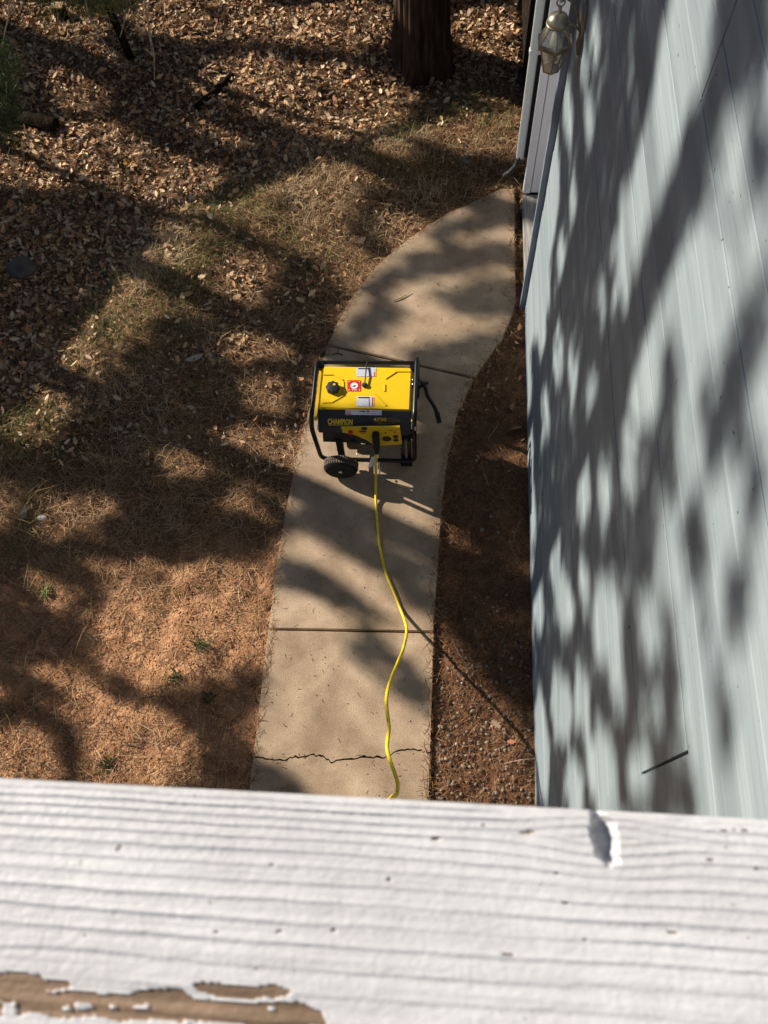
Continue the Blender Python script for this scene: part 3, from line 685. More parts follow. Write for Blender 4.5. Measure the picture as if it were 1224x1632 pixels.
def tagcard(px4, z0, z1, nm):
    P = [on_z(u, v, z) for (u, v), z in zip(px4, (z0, z0, z1, z1))]; n = np.cross(P[1] - P[0], P[3] - P[0]); n = n / np.linalg.norm(n) * .0008
    return build(nm, MB().prism(P, n), 'white_print', cord)
tagcard([(592, 728), (603, 727), (597, 743), (586, 746)], .17, .10, 'paper_tag')
tagcard([(603, 737), (605, 736), (606.5, 756), (604.5, 757)], .14, .04, 'paper_tag')

# ================================================================== trees: the cedar by the house and the shade trees up-sun
def fluted_trunk(base, top, r0, r1, flare, nseg=26, n=60, seed=0, amp=.10, lean=None):
    base = np.array(base, float); top = np.array(top, float); V = []; Fc = []
    for i in range(nseg + 1):
        t = (i / nseg) ** 1.6; c = base * (1 - t) + top * t; hgt = np.linalg.norm(c - base)
        r = r0 * (1 - t) + r1 * t + flare * math.exp(-hgt / .22)
        for k in range(n):
            a = 2 * math.pi * k / n
            q = float(fnoise(np.array(k * 30.0 / n + 7 * seed), np.array(hgt * .9), seed, 2)); kk = 1 - abs(k - n) / n
            w = amp * (math.cos(9 * a + 2.2 * math.sin(hgt * 1.1 + seed)) * .35 + math.cos(23 * a + 1.5 * math.sin(hgt * 2 + 1)) * .45 + 1.1 * q * math.sin(math.pi * k / n) ** .3)
            lob = flare * math.exp(-hgt / .25) * .6 * math.cos(5 * a + seed)
            V.append((c[0] + (r * (1 + w) + lob) * math.cos(a), c[1] + (r * (1 + w) + lob) * math.sin(a), c[2]))
    for i in range(nseg):
        for k in range(n): Fc.append((i * n + k, i * n + (k + 1) % n, (i + 1) * n + (k + 1) % n, (i + 1) * n + k))
    Fc.append(tuple(nseg * n + k for k in range(n))); return MB().add(V, Fc)

LEAF = np.array([(0, -.5, 0), (.34, .0, .05), (0, .5, -.04), (-.34, .0, .05)])
def leaf_cloud(C, per, spread, size, rng, palette, flat=.6):
    """C (n,3) clump centres -> V, F (6-gons as quads+...), colours"""
    n = len(C) * per; P = np.repeat(C, per, 0) + rng.normal(0, 1, (n, 3)) * spread * np.array([1, 1, flat])
    sz = rng.uniform(.7, 1.3, n) * size
    A = rng.normal(0, 1, (n, 3)); A /= np.linalg.norm(A, axis=1, keepdims=True); B = rng.normal(0, 1, (n, 3)); B -= (B * A).sum(1, keepdims=True) * A; B /= np.linalg.norm(B, axis=1, keepdims=True)
    N = np.cross(A, B); V = P[:, None, :] + sz[:, None, None] * (LEAF[None, :, 0:1] * B[:, None, :] + LEAF[None, :, 1:2] * A[:, None, :] + LEAF[None, :, 2:3] * N[:, None, :])
    Fc = (np.arange(n) * 4)[:, None] + np.arange(4)[None]
    pal = np.array(palette); col = pal[rng.integers(0, len(pal), n)] * rng.uniform(.7, 1.25, (n, 1))
    return V.reshape(-1, 3), Fc, col

# where the photograph shows sun on the ground (photo pixels); everything else in view lies in tree shade
LIT = [[(185,895),(235,882),(262,905),(300,905),(330,890),(420,885),(434,960),(427,1040),(385,1055),(330,1062),(300,1088),(235,1102),(190,1075),(148,1050),(143,1000),(175,950)],
       [(95,1065),(140,1058),(165,1108),(200,1125),(235,1120),(292,1160),(300,1215),(262,1252),(120,1252),(115,1210),(78,1135)],
       [(-40,1145),(30,1150),(75,1185),(88,1252),(-40,1252)],
       [(54,918),(82,918),(80,955),(54,955)], [(92,935),(112,932),(106,972),(90,972)], [(45,1052),(68,1050),(66,1080),(48,1080)], [(-20,1085),(18,1090),(14,1112),(-20,1112)],
       [(325,700),(350,685),(445,680),(455,730),(440,770),(400,770),(370,745),(330,745)], [(255,730),(300,715),(310,745),(270,770)], [(345,775),(395,775),(390,800),(350,800)], [(90,795),(150,780),(190,800),(150,830),(70,860),(50,850)], [(-20,800),(30,770),(20,830),(-20,870)],
       [(28,700),(80,600),(150,508),(210,445),(240,465),(255,505),(200,555),(135,640),(75,712)],
       [(200,470),(240,425),(300,380),(345,340),(420,315),(500,292),(560,258),(650,222),(720,200),(818,172),(818,232),(760,240),(700,225),(655,250),(640,292),(600,312),(560,335),(545,380),(500,390),(440,400),(400,435),(350,475),(290,500),(220,500)],
       [(505,395),(565,392),(572,440),(520,455),(498,430)], [(425,385),(492,378),(505,410),(428,418)], [(610,345),(660,340),(655,378),(615,380)],
       [(355,538),(440,532),(445,560),(365,562)], [(395,605),(430,600),(430,640),(400,640)], [(300,440),(395,432),(400,470),(310,480)], [(235,318),(310,318),(310,345),(240,362)],
       [(-10,240),(30,232),(62,205),(110,195),(160,190),(200,215),(235,235),(285,240),(320,250),(300,285),(230,290),(150,285),(60,285),(-10,280)],
       [(88,120),(125,105),(160,78),(175,90),(150,130),(130,158),(95,170)],
       [(290,185),(305,140),(345,110),(400,95),(470,110),(600,112),(628,132),(560,160),(470,178),(425,200),(350,205)],
       [(-60,15),(60,8),(160,20),(175,50),(120,62),(40,55),(-60,62)], [(215,20),(330,-5),(440,10),(610,5),(618,62),(520,75),(420,52),(320,58),(230,50)],
       [(470,192),(540,186),(622,158),(628,185),(520,228),(465,232)],
       [(722,15),(800,12),(830,45),(760,62),(722,50)], [(735,82),(830,80),(830,98),(740,100)], [(760,128),(830,118),(830,142),(770,152)],
       # gravel strip; the first spot is where sun that clears the generator's tank would land
       [(712,745),(850,700),(850,815),(715,812)],
       [(690,1030),(760,1085),(830,1165),(852,1200),(852,1290),(683,1290),(684,1150),(700,1130)]]
LDARK = [[(125,1035),(160,1062),(222,1100),(300,1092),(335,1128),(292,1152),(232,1122),(170,1108),(118,1065)], [(84,1100),(104,1110),(128,1200),(125,1260),(92,1260),(88,1180)], [(225,905),(255,895),(262,945),(235,955),(222,935)], [(420,405),(470,398),(540,412),(535,470),(440,485)], [(575,302),(650,300),(665,330),(600,345)], [(330,395),(370,385),(380,405),(340,420)], [(260,455),(290,440),(300,470),(265,490)], [(450,330),(490,318),(500,340),(460,352)], [(385,715),(420,712),(420,740),(390,738)], [(150,235),(180,232),(190,250),(160,255)], [(345,150),(385,140),(395,158),(350,165)], [(480,135),(540,128),(545,140),(485,148)], [(330,1000),(360,990),(365,1020),(335,1030)], [(190,1190),(215,1180),(222,1215),(195,1220)], [(330,20),(370,18),(370,36),(335,38)], [(520,25),(560,22),(565,40),(525,42)], [(700,185),(740,178),(745,192),(705,200)]]
PDARK = [[(680,365),(760,338),(826,328),(826,356),(760,370),(690,395)], [(575,450),(640,408),(720,396),(826,388),(826,424),(730,432),(650,450),(590,485)],
         [(530,540),(565,490),(620,478),(655,500),(610,532),(560,562)], [(680,470),(740,448),(826,442),(824,496),(780,508),(720,496)],
         [(640,562),(700,545),(780,528),(812,515),(765,600),(735,650),(718,740),(709,800),(690,783),(660,765),(655,600)],
         [(450,832),(470,800),(520,805),(570,820),(600,855),(660,890),(696,900),(696,990),(650,968),(610,925),(560,885),(500,862),(445,862)],
         [(436,888),(485,898),(550,925),(610,985),(592,1000),(530,958),(470,938),(434,935)], [(552,995),(600,1005),(645,1055),(694,1092),(694,1150),(645,1118),(590,1072),(548,1040)],
         [(398,1195),(440,1210),(500,1260),(480,1300),(392,1300)], [(416,1075),(434,1055),(442,1100),(412,1130)]]
WDARK = [[(1232,-60),(1150,-60),(1120,130),(1045,350),(960,520),(900,660),(855,760),(848,880),(905,900),(950,760),(1005,600),(1075,420),(1140,260),(1232,70)],
         [(1075,-60),(1000,-60),(965,120),(935,300),(905,430),(880,560),(925,560),(985,350),(1035,170)],
         [(875,-60),(935,-60),(940,60),(915,230),(893,310)], [(850,600),(900,560),(960,560),(1010,600),(985,700),(1070,700),(1085,800),(1060,950),(1090,1100),(1085,1190),(1125,1310),(850,1310)], [(940,420),(985,420),(950,600),(900,700),(890,560)],
         [(848,560),(880,400),(900,250),(925,-20),(1010,-40),(965,200),(930,420),(900,600)], [(845,560),(880,480),(870,640),(850,700)], [(900,860),(930,880),(900,960),(860,1010),(850,900)],
         [(850,1020),(990,990),(975,1070),(900,1050),(855,1075)], [(935,700),(985,690),(960,860),(985,960),(965,1060),(940,960)],
         [(1015,760),(1060,720),(1040,900),(1075,1060),(1010,1060),(1000,900)], [(960,1060),(1010,1110),(1070,1130),(1085,1190),(1120,1300),(1065,1300),(1010,1180),(960,1120)],
         [(880,1090),(895,1090),(910,1200),(925,1300),(905,1300),(885,1200)], [(925,1150),(940,1150),(945,1300),(930,1300)], [(850,1180),(862,1180),(868,1300),(852,1300)],
         [(1232,400),(1195,480),(1150,600),(1170,640),(1210,560),(1232,520)], [(1150,920),(1190,910),(1200,1010),(1160,1010)], [(1110,960),(1135,950),(1135,1020),(1112,1015)], [(1150,640),(1200,620),(1190,720),(1150,720)], [(1060,560),(1090,540),(1060,760),(1035,780)], [(1108,640),(1150,600),(1168,720),(1130,765)], [(1090,815),(1122,775),(1128,905),(1100,935)], [(1182,745),(1232,700),(1232,805),(1192,820)], [(1200,60),(1232,40),(1232,300),(1190,330)], [(1140,1080),(1165,1070),(1170,1180),(1145,1190)]]
WLIT = [(927,773,16,80),(965,780,13,60),(883,890,12,75),(899,965,18,68),(858,963,10,65),(969,995,26,115),(1034,1003,20,80),(1002,741,16,70),(895,1129,20,80),(928,1117,14,85),(985,1100,15,45),
        (1036,1117,20,34),(959,1226,30,88),(915,1250,18,66),(1018,1230,22,64),(864,1190,12,120),(1062,880,16,120),(863,520,9,90),(888,560,10,70),(945,640,10,60),(930,930,10,60),(880,300,7,65),(905,180,8,75),(927,80,8,65),(895,420,8,65),(914,330,7,55),(870,455,7,55),(948,60,8,55),(938,190,7,65),(960,480,8,60),(1000,470,9,50),(912,600,8,60),(870,660,7,60),(850,820,5,60)]
rt = np.random.default_rng(21)
def ground_dark(x, y):
    u, v = to_px(np.stack([x, y, np.zeros_like(x)], -1)); inside = (u > -45) & (u < 1240) & (v > -40) & (v < 1290) & (y > .25)
    lit = np.zeros(x.shape, bool)
    up = v < 735
    for p in LIT:
        lit |= inpoly(u, v, p)
        for du, dv in ((10, 0), (-10, 0), (0, 8), (0, -8)): lit |= inpoly(u + du, v + dv, p) & up
    for p in LDARK: lit &= ~inpoly(u, v, p)
    pd = np.zeros(x.shape, bool)
    for p in PDARK:
        for du, dv in ((0, 0), (4, 0), (-4, 0), (0, 4), (0, -4)): pd |= inpoly(u + du, v + dv, p)
    return np.where(inside, np.where(path_gap(x, y) < .03, pd, ~lit), fnoise(x * .8, y * .8, 31) > -.1)
def wall_dark(y, z):
    u, v = to_px(np.stack([np.full_like(y, XW), y, z], -1)); inside = (u < 1240) & (v > -60) & (v < 1310)
    dk = np.zeros(y.shape, bool)
    for p in WDARK: dk |= inpoly(u, v, p)
    for cx_, cy_, a_, b_ in WLIT: dk &= ~((((u - cx_ - .05 * (v - cy_)) / (a_ * .9)) ** 2 + ((v - cy_) / (b_ * .82)) ** 2) < 1)
    return np.where(inside, dk, fnoise(y * 1.2, z * 1.2, 33) > .1)
def robust(fn, a, b, r):
    s_ = fn(a, b).astype(int); n_ = 1
    for dx, dy in r: s_ = s_ + fn(a + dx, b + dy) + fn(a - dx, b - dy); n_ += 2
    return s_ >= n_
def rail_clear(P):
    t = (P[:, 2] - RZ) / SUN[2]; q = P - t[:, None] * SUN; return ~((t > 0) & (np.abs(q[:, 1] - .0) < .42) & (q[:, 0] > -.9) & (q[:, 0] < .6))
NG = 42000
gx_ = rt.uniform(-5.6, .55, NG); gy_ = rt.uniform(-1.0, 9.0, NG)
k_ = robust(ground_dark, gx_, gy_, ((.05, -.023), (.014, .03))); gx_, gy_ = gx_[k_], gy_[k_]
G = np.stack([gx_, gy_, np.zeros_like(gx_)], -1)
NW = 18000
wy_ = rt.uniform(-1.6, 3.5, NW); wz_ = rt.uniform(0, 4.2, NW); k_ = robust(wall_dark, wy_, wz_, ((.01, 0), (0, .012))); W = np.stack([np.full(k_.sum(), XW), wy_[k_], wz_[k_]], -1)
R_ = np.vstack([G, W]); xt = np.clip(rt.normal(-7.7, .8, len(R_)), -9.8, -6.2)
CL = R_ + ((R_[:, 0] - xt) / -SUN[0])[:, None] * SUN  # leaf clumps set back along sun rays so crowns cast the mapped shade
CL = CL[(CL[:, 2] > 1.5)]; CL = CL[rail_clear(CL)]
TR = np.array([(-6.6, 4.65), (-7.2, 5.92), (-8.2, 8.3), (-7.6, 2.55), (-8.8, 10.9)])
own = np.argmin(((CL[:, None, :2] - TR[None]) ** 2).sum(-1) * np.array([1.3, 1, 1, 1, 1]), 1)
print('CLUMPS', len(CL)); tlabels = ['slender oak standing up-sun of the yard, nearest the house corner line', 'second slender oak standing up-sun of the yard', 'broad oak standing beyond the leaf litter, up-sun of the cedar',
           'leafy oak standing beside the deck end of the yard', 'oak standing at the far end of the yard']
for i, (tx_, ty_) in enumerate(TR):
    tz = float(terrain(np.array(tx_), np.array(ty_))) - .05; cl = CL[own == i]; toph = float(cl[:, 2].max()) + .4 if len(cl) else 8
    t = thing('oak_tree', (tx_, ty_, tz), tlabels[i], 'tree', 'oaks that shade the yard')
    bend = [(.0, .0), (.06, .03), (-.05, .05), (.05, .0), (.0, .04)]
    pts = [(tx_ + .35 * math.sin(1.3 * h_ + i) * .3, ty_ + .25 * math.sin(.9 * h_ + 2 * i) * .4, tz + h_ * toph) for h_ in np.linspace(0, 1, 12)]
    build('trunk', MB().tube(pts, [(.115 if i < 2 else .15) * (1 - .5 * q) + (.06 if q == 0 else 0) for q in np.linspace(0, 1, 12)], 12), 'bark_grey', t, smooth=True)
    pick = cl[rt.permutation(len(cl))[:26]]
    lm = MB()
    for c in pick:
        hz = max(1.6, c[2] - .35 * math.hypot(c[0] - tx_, c[1] - ty_) - .3); hz = min(hz, toph - .3); q = (hz - tz) / toph
        b_ = np.array([tx_ + .105 * math.sin(1.3 * q + i), ty_ + .1 * math.sin(.9 * q + 2 * i), hz]); mid = .5 * (b_ + c) + np.array([0, 0, .18]) + rt.normal(0, .08, 3)
        lm.tube([b_, mid, c], [.015, .010, .004], 5)
    build('limbs', lm, 'bark_grey', t)
    V_, F_, C_c = leaf_cloud(cl, 11, .024, .05, rt, [(.07, .10, .025), (.10, .115, .03), (.14, .12, .035), (.05, .085, .02)])
    place('crown', mesh_from('crown', V_, F_, C_c), 'foliage', t)

# unseen trees added to cut the sky light (their shade falls away)
cl0 = rt.normal(0, 1, (420, 3)); cl0 /= np.linalg.norm(cl0, axis=1, keepdims=True); cl0 = cl0 * (rt.random((420, 1)) ** .4) * np.array([2.3, 2.3, 2.6]) + np.array([0, 0, 5.6])
V_, F_, C_c = leaf_cloud(cl0, 34, .16, .12, rt, [(.05, .09, .02), (.08, .10, .03), (.06, .08, .02)]); cr_me = mesh_from('crown', V_, F_, C_c); cr_me.materials.append(MAT['foliage'])
lm = MB()
for c in cl0[::14]: lm.tube([(0, 0, 2.4 + .3 * (c[2] - 3)), tuple(.5 * c + np.array([0, 0, 2.0])), tuple(c)], [.05, .03, .01], 5)
_b = lm.bm(); lb_me = bpy.data.meshes.new('limbs'); _b.to_mesh(lb_me); _b.free(); lb_me.materials.append(MAT['bark_grey'])
_b = MB().tube([(0, 0, -.1), (.05, 0, 1.5), (0, .06, 3.5), (.05, .0, 6.5)], [.24, .19, .15, .06], 12).bm(); tr_me = bpy.data.meshes.new('trunk'); _b.to_mesh(tr_me); _b.free(); tr_me.materials.append(MAT['bark_grey'])
for x_, y_, rz_, lab in ((-6.5, -5.5, .3, 'unseen round-crowned oak added behind the open end of the deck to block sky light'), (-11, -1.8, 1.4, 'unseen round-crowned oak added beyond the bare red soil to block sky light'), (-5.2, 14.5, 2.2, 'unseen round-crowned oak added far behind the cedar to block sky light'), (.5, 16.0, 3.4, 'unseen round-crowned oak added beyond the far end of the house to block sky light'), (-9.5, -8.5, 4.4, 'unseen round-crowned oak added farthest behind the deck to block sky light'), (-9.8, 16.5, 5.2, 'unseen round-crowned oak added at the far left corner to block sky light')):
    t = thing('oak_tree', (x_, y_, float(terrain(x_, y_))), lab, 'tree', 'unseen oaks added round the yard to block sky light'); t.rotation_euler[2] = rz_
    for nm_, me_ in (('trunk', tr_me), ('limbs', lb_me), ('crown', cr_me)):
        o_ = bpy.data.objects.new(nm_, me_); COL.objects.link(o_); o_.parent = t
# the cedar
cb = on_z(672, 108); cz = float(terrain(np.array(cb[0]), np.array(cb[1])))
cbase = np.array([-.205, 5.98, cz - .08]); ctop = np.array([-.33, 6.25, 9.5])
ced = thing('cedar_tree', (cbase[0], cbase[1], cz), 'thick dark cedar trunk with furrowed bark standing in the leaf litter', 'tree')
build('trunk', fluted_trunk(cbase, ctop, .205, .11, .085, seed=3, amp=.055, n=96), 'bark', ced, smooth=True)
lm = MB(); cc = []
for k in range(60):
    a = rt.uniform(0, 2 * math.pi); hz = rt.uniform(5.6, 9.3); r = 1.9 * (10.2 - hz) / 4.2 * rt.uniform(.6, 1); q = hz / 9.5
    b_ = cbase * (1 - q) + ctop * q; e_ = b_ + np.array([r * math.cos(a), r * math.sin(a), -.25 * r]); lm.tube([b_, .5 * (b_ + e_) + (0, 0, .1), e_], [.02, .012, .004], 5)
    for w_ in np.linspace(.3, 1, 7): cc.append(b_ + (e_ - b_) * w_)
build('limbs', lm, 'bark', ced)
V_, F_, C_c = leaf_cloud(np.array(cc), 18, .12, .07, rt, [(.03, .06, .02), (.05, .08, .025), (.04, .07, .02)], .4)
place('crown', mesh_from('crown', V_, F_, C_c), 'foliage', ced)

# ================================================================== small trees, logs, rocks
def gpt(u, v, dz=0.0):
    z = 0
    for _ in range(3): p = on_z(u, v, z); z = float(terrain(p[0], p[1]))
    return np.array([p[0], p[1], z + dz])
sb = gpt(211, 97)
sap = thing('young_tree', sb, 'thin dark sapling stem leaning over the leaf litter with bare drooping twigs', 'tree')
stp = [sb - (0, 0, .05), sb + (-.04, .03, .3), sb + (-.10, .06, .65), sb + (-.13, .1, 1.1), sb + (-.1, .15, 1.7), sb + (.0, .2, 2.5)]
build('trunk', MB().tube(catmull([np.array(p) for p in stp], 4), list(np.linspace(.036, .012, 21)), 9), 'dark_log_and_shade', sap, smooth=True)
def twig(px_pts, y, y2, par, r=.0075, m='twig'):
    P = [on_y(u, v, y + (y2 - y) * i / max(1, len(px_pts) - 1)) for i, (u, v) in enumerate(px_pts)]
    C3 = catmull(P, 5); build('twig', MB().tube(C3, list(np.linspace(r, r * .45, len(C3))), 6), m, par, smooth=True)
for px_, a_, b_ in (([(133,-40),(138,12),(150,45),(168,70),(186,103)], 5.5, 5.2), ([(228,-40),(232,10),(238,50),(245,85),(246,127)], 5.4, 5.2), ([(204,-30),(200,25),(191,60)], 5.6, 5.4), ([(240,-20),(236,40),(244,90)], 5.5, 5.3),
                    ([(146,30),(155,42),(160,50)], 5.4, 5.35), ([(138,15),(150,24),(168,28)], 5.5, 5.45), ([(100,-40),(104,0),(112,12)], 5.6, 5.5), ([(92,20),(92,50),(90,68)], 5.5, 5.4), ([(222,-20),(218,15),(214,22)], 5.5, 5.45)):
    twig(px_, a_, b_, sap)
def needle_spray(centres, per, ln, rng, pal, droop=.5, wid=.0035):
    C = np.repeat(np.array(centres), per, 0); n = len(C); P = C + rng.normal(0, .05, (n, 3)); d = rng.normal(0, 1, (n, 3)); d[:, 2] -= droop; d /= np.linalg.norm(d, axis=1, keepdims=True)
    w = np.cross(d, rng.normal(0, 1, (n, 3))); w /= np.linalg.norm(w, axis=1, keepdims=True); L_ = rng.uniform(.6, 1.2, (n, 1)) * ln
    V = np.stack([P - w * wid, P + w * wid, P + d * L_], 1).reshape(-1, 3); Fc = np.arange(n * 3).reshape(-1, 3)
    return V, Fc, np.array(pal)[rng.integers(0, len(pal), n)] * rng.uniform(.6, 1.3, (n, 1))
GREEN = [(.05, .09, .025), (.08, .12, .035), (.10, .14, .04)]
cs = [on_y(u, v, 5.5) for u, v in ((125,-6),(140,2),(155,-2),(168,4),(150,12),(118,12),(185,-10),(60,-8),(75,0),(205,-8))]
V_, F_, C_c = needle_spray(cs, 70, .12, rt, [(.22, .22, .06), (.30, .27, .08), (.12, .14, .04)]); place('foliage', mesh_from('foliage', V_, F_, C_c), 'foliage', sap)
pb = np.array([-4.35, 5.35, float(terrain(-4.35, 5.35))])
pine = thing('young_pine', pb, 'young pine with green drooping needles at the yard edge beside a dark log', 'tree')
build('trunk', MB().tube([pb - (0, 0, .05), pb + (.02, 0, .8), pb + (.05, -.02, 1.8)], [.04, .03, .012], 8), 'bark_grey', pine, smooth=True)
cs = []
for (u, v) in ((-30,60),(-12,70),(0,85),(-5,110),(5,130),(-12,150),(4,165),(8,195),(0,180),(10,212),(-20,120),(-25,190),(14,150),(10,105)):
    q = on_y(u, v, 4.75); cs.append(q)
    build('branch', MB().tube([pb + (.03, 0, max(.3, q[2] - pb[2] + .25)), .5 * (pb + (.03, 0, q[2] - pb[2] + .3)) + .5 * q + (0, 0, .05), q], [.012, .008, .003], 5), 'bark_grey', pine)
V_, F_, C_c = needle_spray(cs, 120, .12, rt, [(.035, .06, .02), (.055, .085, .028), (.075, .10, .035)], 1.2, .0022); place('foliage', mesh_from('foliage', V_, F_, C_c), 'foliage', pine)
twig([(15,-30),(14,20),(8,50),(0,85),(-15,120)], 5.0, 4.8, pine, .006)
def log(px_a, px_b, r, label, m='dark_log_and_shade', name='log'):
    a_ = gpt(*px_a, r * .7); b_ = gpt(*px_b, r * .7); t = thing(name, .5 * (a_ + b_) - (0, 0, r), label, 'log')
    P = [a_ + (b_ - a_) * q + rt.normal(0, r * .05, 3) for q in np.linspace(0, 1, 9)]
    build('bark_body', MB().tube(P, [r * rt.uniform(.93, 1.06) for _ in P], 14), m, t, smooth=True)
    d = (b_ - a_) / np.linalg.norm(b_ - a_); build('cut_end', MB().tube([P[0] - d * .003, P[0] - d * .001], r * .8, 14), 'bark_grey', t)
log((28, 193), (92, 208), .062, 'short dark charred log lying behind the sunlit grass clump')
log((312, 178), (372, 124), .03, 'long dark fallen branch half buried in leaf litter', name='fallen_branch')
log((0, 362), (40, 338), .018, 'pale broken stick lying near the dark boulder', 'twig', 'stick')
st = gpt(99, 33); stump = thing('stump', st, 'small square-cut wooden stump with a pale top in the leaf litter', 'stump')
build('stump_body', MB().box(st[0] - .05, st[0] + .05, st[1] - .02, st[1] + .06, st[2] - .05, st[2] + .11), 'dark_log_and_shade', stump, bevel=.008)
build('stump_top', MB().box(st[0] - .052, st[0] + .052, st[1] - .022, st[1] + .062, st[2] + .111, st[2] + .125), 'cut_wood', stump, bevel=.003)
def stone(u, v, rx_, ry_, rz_, m, label, name='stone', group=None, sink=.35, rng=rt):
    p = gpt(u, v); b = bmesh.new(); bmesh.ops.create_icosphere(b, subdivisions=3, radius=1)
    sd = rng.uniform(0, 50)
    for w in b.verts:
        n_ = float(fnoise(w.co.x * 1.1 + sd, w.co.y * 1.1 + w.co.z * .7, 3, 2)); k = 1 + .28 * n_
        w.co = Vector((p[0] + w.co.x * rx_ * k, p[1] + w.co.y * ry_ * k, p[2] + rz_ * (1 - sink) + w.co.z * rz_ * k))
    me = bpy.data.meshes.new(name); b.to_mesh(me); b.free()
    for f in me.polygons: f.use_smooth = True
    return tag(place(name, me, m), label, 'stone', group)
stone(40, 432, .105, .085, .06, 'rock', 'smooth dark grey boulder half sunk in leaves at the shaded slope', 'boulder')
stone(745, 256, .047, .04, .018, 'pale_stone', 'round pale flat stone on pine needles near the downspout')
stone(633, 167, .035, .022, .015, 'pale_stone', 'small pale stone in the shade below the cedar trunk')
stone(68, 826, .034, .02, .012, 'white_print', 'white bean-shaped stone on sunlit needles left of the path')
stone(768, 845, .014, .014, .01, 'pale_stone', 'small pale pebble on dark needles between path and siding', 'pebble')

# ================================================================== ground cover
rg = np.random.default_rng(99)
def region(n, x0, x1, y0, y1): return rg.uniform(x0, x1, n), rg.uniform(y0, y1, n)
def free(x, y, pad=0.0): return (path_gap(x, y) > pad) & ~((x > XW - .01) & (y < 9)) & ~((x > .40) & (y > 4.38) & (y < 4.5))
def in_view(x, y):
    u, v = to_px(np.stack([x, y, np.zeros_like(x)], -1)); return (u > -90) & (u < 900) & (v > -90) & (v < 1360)
OAK = np.array([(-.02,-.5,0),(.14,-.36,.02),(.10,-.25,0),(.27,-.12,.05),(.15,-.02,.0),(.30,.16,.06),(.14,.22,.0),(.16,.40,.04),(0,.5,.0),(-.16,.40,.04),(-.14,.22,0),(-.30,.16,.06),(-.15,-.02,0),(-.27,-.12,.05),(-.10,-.25,0),(-.14,-.36,.02)])
OVAL = np.array([(0,-.5,0),(.13,-.33,.015),(.2,-.08,.03),(.18,.2,.025),(.08,.4,.01),(0,.5,0),(-.08,.4,.01),(-.18,.2,.025),(-.2,-.08,.03),(-.13,-.33,.015)])
def scatter_leaves(x, y, size, tilt, pal, shape, lift=(.002, .02)):
    n = len(x); z = terrain(x, y) + rg.uniform(*lift, n); yaw = rg.uniform(0, 2 * np.pi, n); curl = rg.uniform(-1.2, 3.0, n)
    m_ = len(shape); sx = rg.uniform(.8, 1.2, n); S = np.repeat(shape[None], n, 0) * size[:, None, None]; S[:, :, 0] *= sx[:, None]
    S[:, :, 2] = S[:, :, 2] * curl[:, None] + (np.abs(shape[None, :, 1]) ** 2) * size[:, None] * rg.uniform(-.1, .5, n)[:, None]
    a, b = rg.normal(0, tilt, n), rg.normal(0, tilt, n)
    Y = S.copy(); Y[:, :, 1] = S[:, :, 1] * np.cos(a)[:, None] - S[:, :, 2] * np.sin(a)[:, None]; Y[:, :, 2] = S[:, :, 1] * np.sin(a)[:, None] + S[:, :, 2] * np.cos(a)[:, None]
    X_ = Y.copy(); X_[:, :, 0] = Y[:, :, 0] * np.cos(b)[:, None] + Y[:, :, 2] * np.sin(b)[:, None]; X_[:, :, 2] = -Y[:, :, 0] * np.sin(b)[:, None] + Y[:, :, 2] * np.cos(b)[:, None]
    Q = X_.copy(); c, s_ = np.cos(yaw)[:, None], np.sin(yaw)[:, None]; Q[:, :, 0] = X_[:, :, 0] * c - X_[:, :, 1] * s_; Q[:, :, 1] = X_[:, :, 0] * s_ + X_[:, :, 1] * c
    zmin = Q[:, :, 2].min(1); Q[:, :, 2] -= np.minimum(zmin, 0)[:, None] * .6
    V = Q + np.stack([x, y, z], -1)[:, None, :]; Fc = (np.arange(n) * m_)[:, None] + np.arange(m_)[None]
    col = np.array(pal)[rg.integers(0, len(pal), n)] * rg.uniform(.55, 1.25, (n, 1)); return V.reshape(-1, 3), Fc, col
def stuff(name, label, cat, arrs, m='litter'):
    me = mesh_from(name, *arrs); me.materials.append(MAT[m]); o = bpy.data.objects.new(name, me); COL.objects.link(o); return tag(o, label, cat, kind='stuff')
TAN = [(.56, .37, .205), (.47, .29, .145), (.64, .46, .275), (.34, .19, .095), (.23, .13, .068), (.70, .53, .35), (.49, .25, .12), (.13, .08, .048)]
# oak leaf litter
x, y = region(330000, -5.2, .55, 2.2, 9.0)
d, sd = seg_dist(x, y, RIDGE)
beyond = np.where(sd > 0, 1.0, .0); dens = np.clip(.05 + beyond * .95 * np.clip((d - .05) / .35, 0, 1) + .25 * (fnoise(x * 1.7, y * 1.7, 41) > .25), 0, 1)
dens *= np.clip(.65 + 1.2 * fnoise(x * 1.1, y * 1.1, 42), .2, 1); dens = np.where((sd <= 0) & (x < -2.2) & (y > 2.2), np.maximum(dens, .22), dens)
k = (rg.random(len(x)) < dens) & free(x, y, .02) & in_view(x, y); x, y = x[k], y[k]
HEX = np.array([(0,-.5,0),(.2,-.2,.03),(.24,.15,.05),(0,.5,0),(-.2,.2,.04),(-.22,-.15,.03)])
big = rg.random(len(x)) < .3
a_ = scatter_leaves(x[big], y[big], .02 + .05 * rg.random(big.sum()) ** 1.4, .42, TAN, OAK, (.004, .034))
stuff('leaf_litter', 'dry brown oak leaves covering the slope beyond the grassy ridge', 'leaves', a_)
stuff('leaf_crumbs', 'small broken leaf pieces between the oak leaves beyond the ridge', 'leaves', scatter_leaves(x[~big], y[~big], .008 + .03 * rg.random((~big).sum()) ** 1.5, .45, TAN + [(.26, .15, .08), (.17, .10, .06)], HEX, (.002, .026)))
